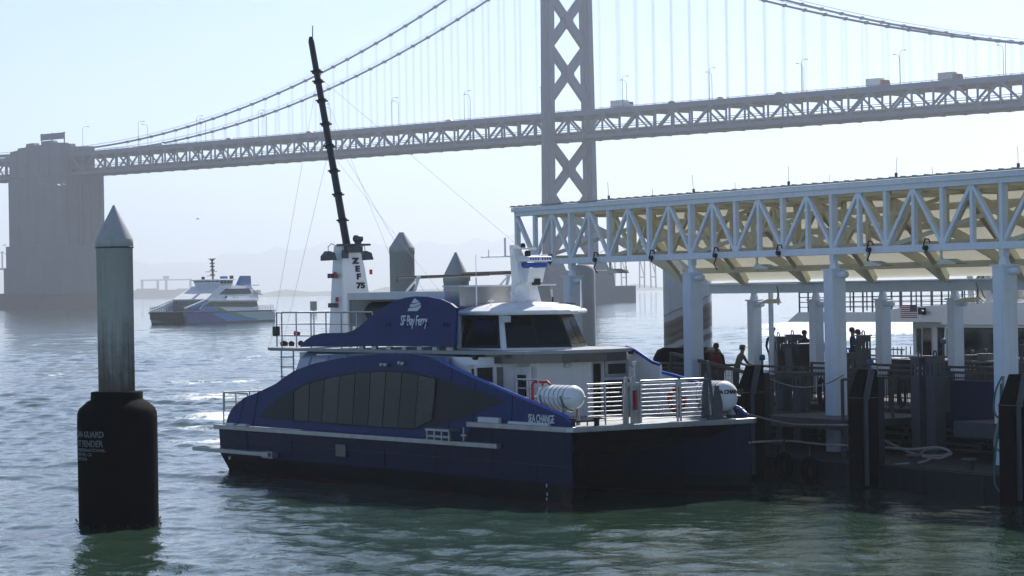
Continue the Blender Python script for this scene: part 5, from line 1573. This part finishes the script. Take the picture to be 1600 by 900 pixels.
for k in range(1, 4):
    b.bar((-13.8 - k * 1.1, -.84, 7.3), (-13.6 - k * 1.1, -.57, 8.25), .1, .05)
b.build('mullion', WHITE, w_)
MB().box(-18.6, -12.8, -7.0, -.35, 8.3, 8.5).build('roof', WHITE, w_, bevel=.08)
b = MB()
b.bar((-15.5, -3.6, 8.5), (-15.3, -3.6, 12.5), .28, .28)
for z in (9.3, 10.2, 10.9, 11.5, 12.2): b.box(-15.6, -15.1, -4.0, -3.2, z, z + .25)
b.tube([(-15.4, -5.2, 10.0), (-15.4, -2.6, 10.0)], .06, 6); b.tube([(-15.4, -5, 9.2), (-15.4, -3, 9.2)], .06, 6); b.tube([(-15.4, -4.6, 12.5), (-15.4, -2.8, 12.55)], .06, 6)
b.build('radar_mast', GALV, mf)
b = MB(); b.box(-16.9, -15.9, -2.2, -1.1, 8.6, 9.1); b.build('roof_box', BLUE, mf)
b = MB(); b.box(-18.2, -17.7, -1.2, -.6, 8.55, 9.2); b.lathe([(.1, 0), (.35, .1), (.35, .5), (.1, .6)], (-13.6, -4.6, 8.5), 12); b.build('roof_gear', BLACKP, mf)
b = MB(); b.loft([[(-21.3, -1.2, 7.3), (-25.5, -1.2, 7.3), (-25.5, -2.2, 7.3), (-21.3, -2.2, 7.3)], [(-22.6, -1.2, 9.15), (-25.4, -1.2, 9.15), (-25.4, -2.0, 9.15), (-22.6, -2.0, 9.15)]], closed=True, caps=True)
b.build('exhaust_fin', mat('fin blue', (.05, .15, .42), .4), mf)
b = MB(); b.prism(G([(848, 522), (857, 495), (872, 520)]), -.14, .0); b.build('sail_emblem', BLUE, mf)
text('SF Bay Ferry', .55, basis(Vector((GF.side(230 + 950 / 6.923, 390 + 512 / 6.923, -.1)[0], -.02, 4.95)), (-1, 0, 0), (0, .28, 1), (0, 1, 0)), 'lettering', mat('grey lettering', (.35, .38, .42)), mf, shear=.2, sx=.8)

# channel marker, bird
g = ground(490, 487)
o = thing('channel_marker', 'small square grey channel marker on a post far out in the water', 'marker', (g.x, g.y, 0), 0)
MB().box(-.35, .35, -.2, .2, -1, 1.0).build('post', GALV, o)
MB().box(-1.0, 1.0, -.25, .25, .3, 3.1).build('board', mat('marker board', (.12, .16, .14), .6), o)
def gull(px, py, D, s, lb, roll):
    p = at(px, py, D)
    o = thing('gull', lb, 'gull', p, roll, 'gulls over the water')
    b = MB()
    rows = []
    for x, r_ in ((-.32, .01), (-.2, .05), (0, .075), (.15, .055), (.24, .04), (.3, .01)):
        rows.append([(x * s, r_ * s * math.cos(t), r_ * s * math.sin(t)) for t in [6.2832 * k / 8 for k in range(8)]])
    b.loft(rows, True, closed=True, caps=True)
    for sg in (-1, 1):
        b.loft([[(.1 * s, 0, .03 * s), (.14 * s, sg * .3 * s, .17 * s), (-.05 * s, sg * .68 * s, .08 * s)], [(-.1 * s, 0, .02 * s), (-.04 * s, sg * .3 * s, .15 * s), (-.12 * s, sg * .68 * s, .07 * s)]])
    b.build('body', WHITE2, o, fixn=False)
gull(94, 290, 420, 1.6, 'white gull gliding in front of the anchorage', 70)
gull(309, 342, 420, 1.0, 'small gull flying above the moving ferry', 20)
gull(7, 383, 420, 1.0, 'small gull at the left edge beside the anchorage', 40)

# ------------------------------------------------------------------ people on the dock
def person(px, py, y, zfeet, deg, label, shirt, legs, skin, hair, cap=None, vest=None, seat=False, lean=0.0, arms='down'):
    x, ztop = DF.side(px, py, y)
    H = 1.75 if not seat else 1.32
    z0 = ztop - H
    loc = DF.world(x, y, z0)
    o = thing('person', label, 'person', loc, deg)
    me = bpy.data.meshes.new('body')
    hip = .93 if not seat else .5
    L = lean
    V = [(0, 0, hip), (0, L * .3, hip + .22), (0, L * .7, hip + .46), (0, L, hip + .58), (0, L * 1.15, hip + .66), (0, L * 1.25 - .01, hip + .76)]
    Rr = [(.15, .11), (.14, .10), (.17, .11), (.09, .08), (.055, .06), (.085, .10)]
    E_ = [(0, 1), (1, 2), (2, 3), (3, 4), (4, 5)]
    V.append((0, L * 1.25 - .01, hip + .83)); Rr.append((.075, .085)); E_.append((5, 6))
    for sx in (-1, 1):
        n = len(V)
        if seat:
            V += [(sx * .1, 0, hip - .03), (sx * .12, -.42, hip + .0), (sx * .12, -.45, hip - .42), (sx * .12, -.6, hip - .46)]
        else:
            V += [(sx * .1, 0, hip - .08), (sx * .11, -.01, .5), (sx * .11, .01, .08), (sx * .12, -.14, .04)]
        Rr += [(.095, .095), (.07, .07), (.05, .05), (.045, .035)]
        E_ += [(0, n), (n, n + 1), (n + 1, n + 2), (n + 2, n + 3)]
        n = len(V)
        if arms == 'down':
            V += [(sx * .2, L, hip + .52), (sx * .25, L + .02, hip + .24), (sx * .23, L - .1, hip + .0), (sx * .22, L - .13, hip - .09)]
        elif arms == 'rail':
            V += [(sx * .2, L, hip + .52), (sx * .27, L - .12, hip + .28), (sx * .2, L - .38, hip + .2), (sx * .16, L - .46, hip + .19)]
        else:
            V += [(sx * .2, L, hip + .52), (sx * .3, L - .06, hip + .26), (sx * .12, L - .28, hip + .3), (sx * .04, L - .31, hip + .33)]
        Rr += [(.065, .065), (.048, .048), (.036, .036), (.035, .025)]
        E_ += [(3, n), (n, n + 1), (n + 1, n + 2), (n + 2, n + 3)]
    me.from_pydata(V, E_, [])
    ob = bpy.data.objects.new('body', me); COL.objects.link(ob)
    sk = ob.modifiers.new('skin', 'SKIN'); sk.use_smooth_shade = True
    for i, r_ in enumerate(Rr):
        ob.data.skin_vertices[0].data[i].radius = r_
    ob.data.skin_vertices[0].data[0].use_root = True
    sb = ob.modifiers.new('sub', 'SUBSURF'); sb.levels = 1; sb.render_levels = 1
    dg = bpy.context.evaluated_depsgraph_get()
    m2 = bpy.data.meshes.new_from_object(ob.evaluated_get(dg))
    bpy.data.objects.remove(ob)
    m2.name = 'body'
    m2.materials.clear()
    for m in (shirt, legs, skin): m2.materials.append(m)
    for p in m2.polygons:
        c = p.center
        hand = (abs(c.x) > .15 and arms == 'down' and c.z < hip + .02 and c.z > hip - .2 and abs(c.x) > .19)
        p.material_index = 2 if (c.z > hip + .62 or hand) else (1 if c.z < hip + .04 else 0)
        p.use_smooth = True
    bo = bpy.data.objects.new('body', m2); COL.objects.link(bo); bo.parent = o
    hz_ = hip + .79; hy = L * 1.25
    b = MB()
    pr = [(.10, -.05), (.108, .02), (.098, .07), (.06, .105), (.01, .115)]
    b.lathe([(r_ * .92, z) for r_, z in pr], (0, hy + .02, hz_ + .03), 16)
    b.build('hair', hair, o)
    if cap:
        b = MB(); b.lathe([(.112, .02), (.112, .06), (.09, .11), (.01, .13)], (0, hy, hz_ + .03), 16); b.prism([(-.09, hy - .08), (.09, hy - .08), (.07, hy - .2), (-.07, hy - .2)], hz_ + .05, hz_ + .065, 'xy'); b.build('cap', cap, o)
    if vest:
        b = MB()
        b.loft([[((w) * math.cos(t), L * q + (.155) * math.sin(t), z) for t in [6.2832 * k / 16 for k in range(16)]] for w, z, q in ((.20, hip + .12, .2), (.215, hip + .3, .45), (.215, hip + .46, .7), (.14, hip + .56, .95))], True, closed=True)
        b.box(-.2, .2, L * .5 + .1, L * .5 + .2, hip + .15, hip + .48)
        b.build('life_vest', vest, o)
    b = MB(); b.add([(-.012, hy - .095, hz_ + .03), (.012, hy - .095, hz_ + .03), (.016, hy - .09, hz_ - .02), (-.016, hy - .09, hz_ - .02), (0, hy - .125, hz_ - .015)], [(0, 1, 4), (1, 2, 4), (2, 3, 4), (3, 0, 4)])
    for sx in (-1, 1): b.box(sx * .035 - .012, sx * .035 + .012, hy - .094, hy - .086, hz_ + .02, hz_ + .032)
    b.box(-.025, .025, hy - .094, hy - .084, hz_ - .045, hz_ - .036)
    b.build('face', skin, o, fixn=False)
    return o
person(1119, 541, 1.9, 1.8, 170, 'person seen from behind in dark clothes and a red life vest at the dock', CLOTHD, CLOTHK, SKIND, HAIR, vest=mat('dark red vest', (.22, .012, .018), .8))
person(1149, 544, 6.5, 1.8, 60, 'person in a pale cap leaning over a rail with one arm out', CLOTHK, CLOTHD, SKIN, HAIR, cap=CLOTHK, lean=-.22, arms='rail')
person(1207, 516, 9.6, 1.8, 20, 'person in a dark cap standing behind the far pair of hoist columns', CLOTHN, CLOTHD, SKIN, HAIR, cap=CLOTHN)
person(1257, 520, 9.9, 1.8, 10, 'person in dark blue clothes standing behind the black tub', CLOTHN, CLOTHN, SKIND, HAIR, arms='hold')
person(1245, 528, 10.4, 1.8, 40, 'person in blue bending beside the black tub', CLOTHN, CLOTHD, SKIN, HAIR, lean=-.2, arms='rail')
person(1332, 516, 8.0, 1.8, 70, 'person in dark blue jacket standing right of the second white post', CLOTHN, CLOTHD, SKIN, HAIR, arms='hold')
person(1341, 519, 8.6, 1.8, 100, 'person with dark hair half hidden behind a hoist column', CLOTHD, CLOTHD, SKIND, HAIR)

# ------------------------------------------------------------------ clutter on the dock
def tyre(px, py, y, lb):
    x, z = DF.side(px, py, y)
    o = thing('tyre_fender', lb, 'tyre', DF.world(x, y, z), DF.deg, 'tyre fenders on the dock')
    MB().loft([[((.3 + .11 * math.cos(q)) * math.cos(t), .1 * math.sin(q), (.3 + .11 * math.cos(q)) * math.sin(t)) for q in [6.2832 * j / 10 for j in range(10)]] for t in [6.2832 * k / 24 for k in range(25)]], True, closed=True).build('tyre_ring', BLACK, o)
    MB().tube([(0, 0, .3), (0, .02, .75)], .025, 6).build('chain', GALV, o)
tyre(1265, 735, -2.55, 'black tyre hanging on the dock face under the boarding platform')
tyre(1225, 728, -2.55, 'black tyre hanging on the dock face close to the navy bow')
for px, lb in ((1283, 'coiled black hose on the platform rail, seen against the white post'), (1408, 'coiled black hose hanging beside the blue panel')):
    x, z = DF.side(px, 600, 1.9)
    o = MB()
    for j in range(4):
        o.tube([(x + (.13 + .015 * j) * math.cos(t), 1.98 - .03 * j, z - .25 + (.38 + .02 * j) * math.sin(t)) for t in [6.2832 * k / 20 for k in range(21)]], .02, 6)
    h = o.build('hose_coil', BLACKP); h.location = DO; h.rotation_euler = (0, 0, R(DF.deg)); tag(h, lb, 'hose', 'hoses on the dock')
lab0 = None
b = MB()
for x in (17.4, 18.7, 20.0, 22.9, 25.8, 28.2, 30.6):
    b.bar((x, 2.05, .66), (x + .9, 2.05, 1.62), .07, .07); b.bar((x + .9, 2.08, .66), (x, 2.08, 1.62), .07, .07)
for z in (.9, 1.12, 1.3):
    b.tube([(10, 1.95, z), (34, 1.95, z)], .04, 8)
b.build('cross_bracing', GALV, dock)
for x in (18.2, 22.0, 25.0, 27.4, 30.4, 33.4):
    MB().lathe([(.12, 0), (.12, .22), (.2, .24), (.2, .3), (.05, .31)], (x, -1.9, .65), 14).build('dock_bollard', GALV, dock)
for k, x in enumerate((19.6, 24.2, 27.6)):
    b = MB(); b.box(x, x + .55, 2.75, 3.1, 1.8, 2.9); b.box(x + .05, x + .5, 2.72, 2.75, 2.3, 2.8); o = b.build('control_cabinet', GALV, bevel=.02)
    o.location = DO; o.rotation_euler = (0, 0, R(DF.deg)); tag(o, ('grey control cabinet on the walkway left of the middle fender post', 'grey control cabinet on the walkway behind the blue panel', 'grey control cabinet on the walkway near the rightmost post')[k], 'cabinet', 'control cabinets on the walkway')
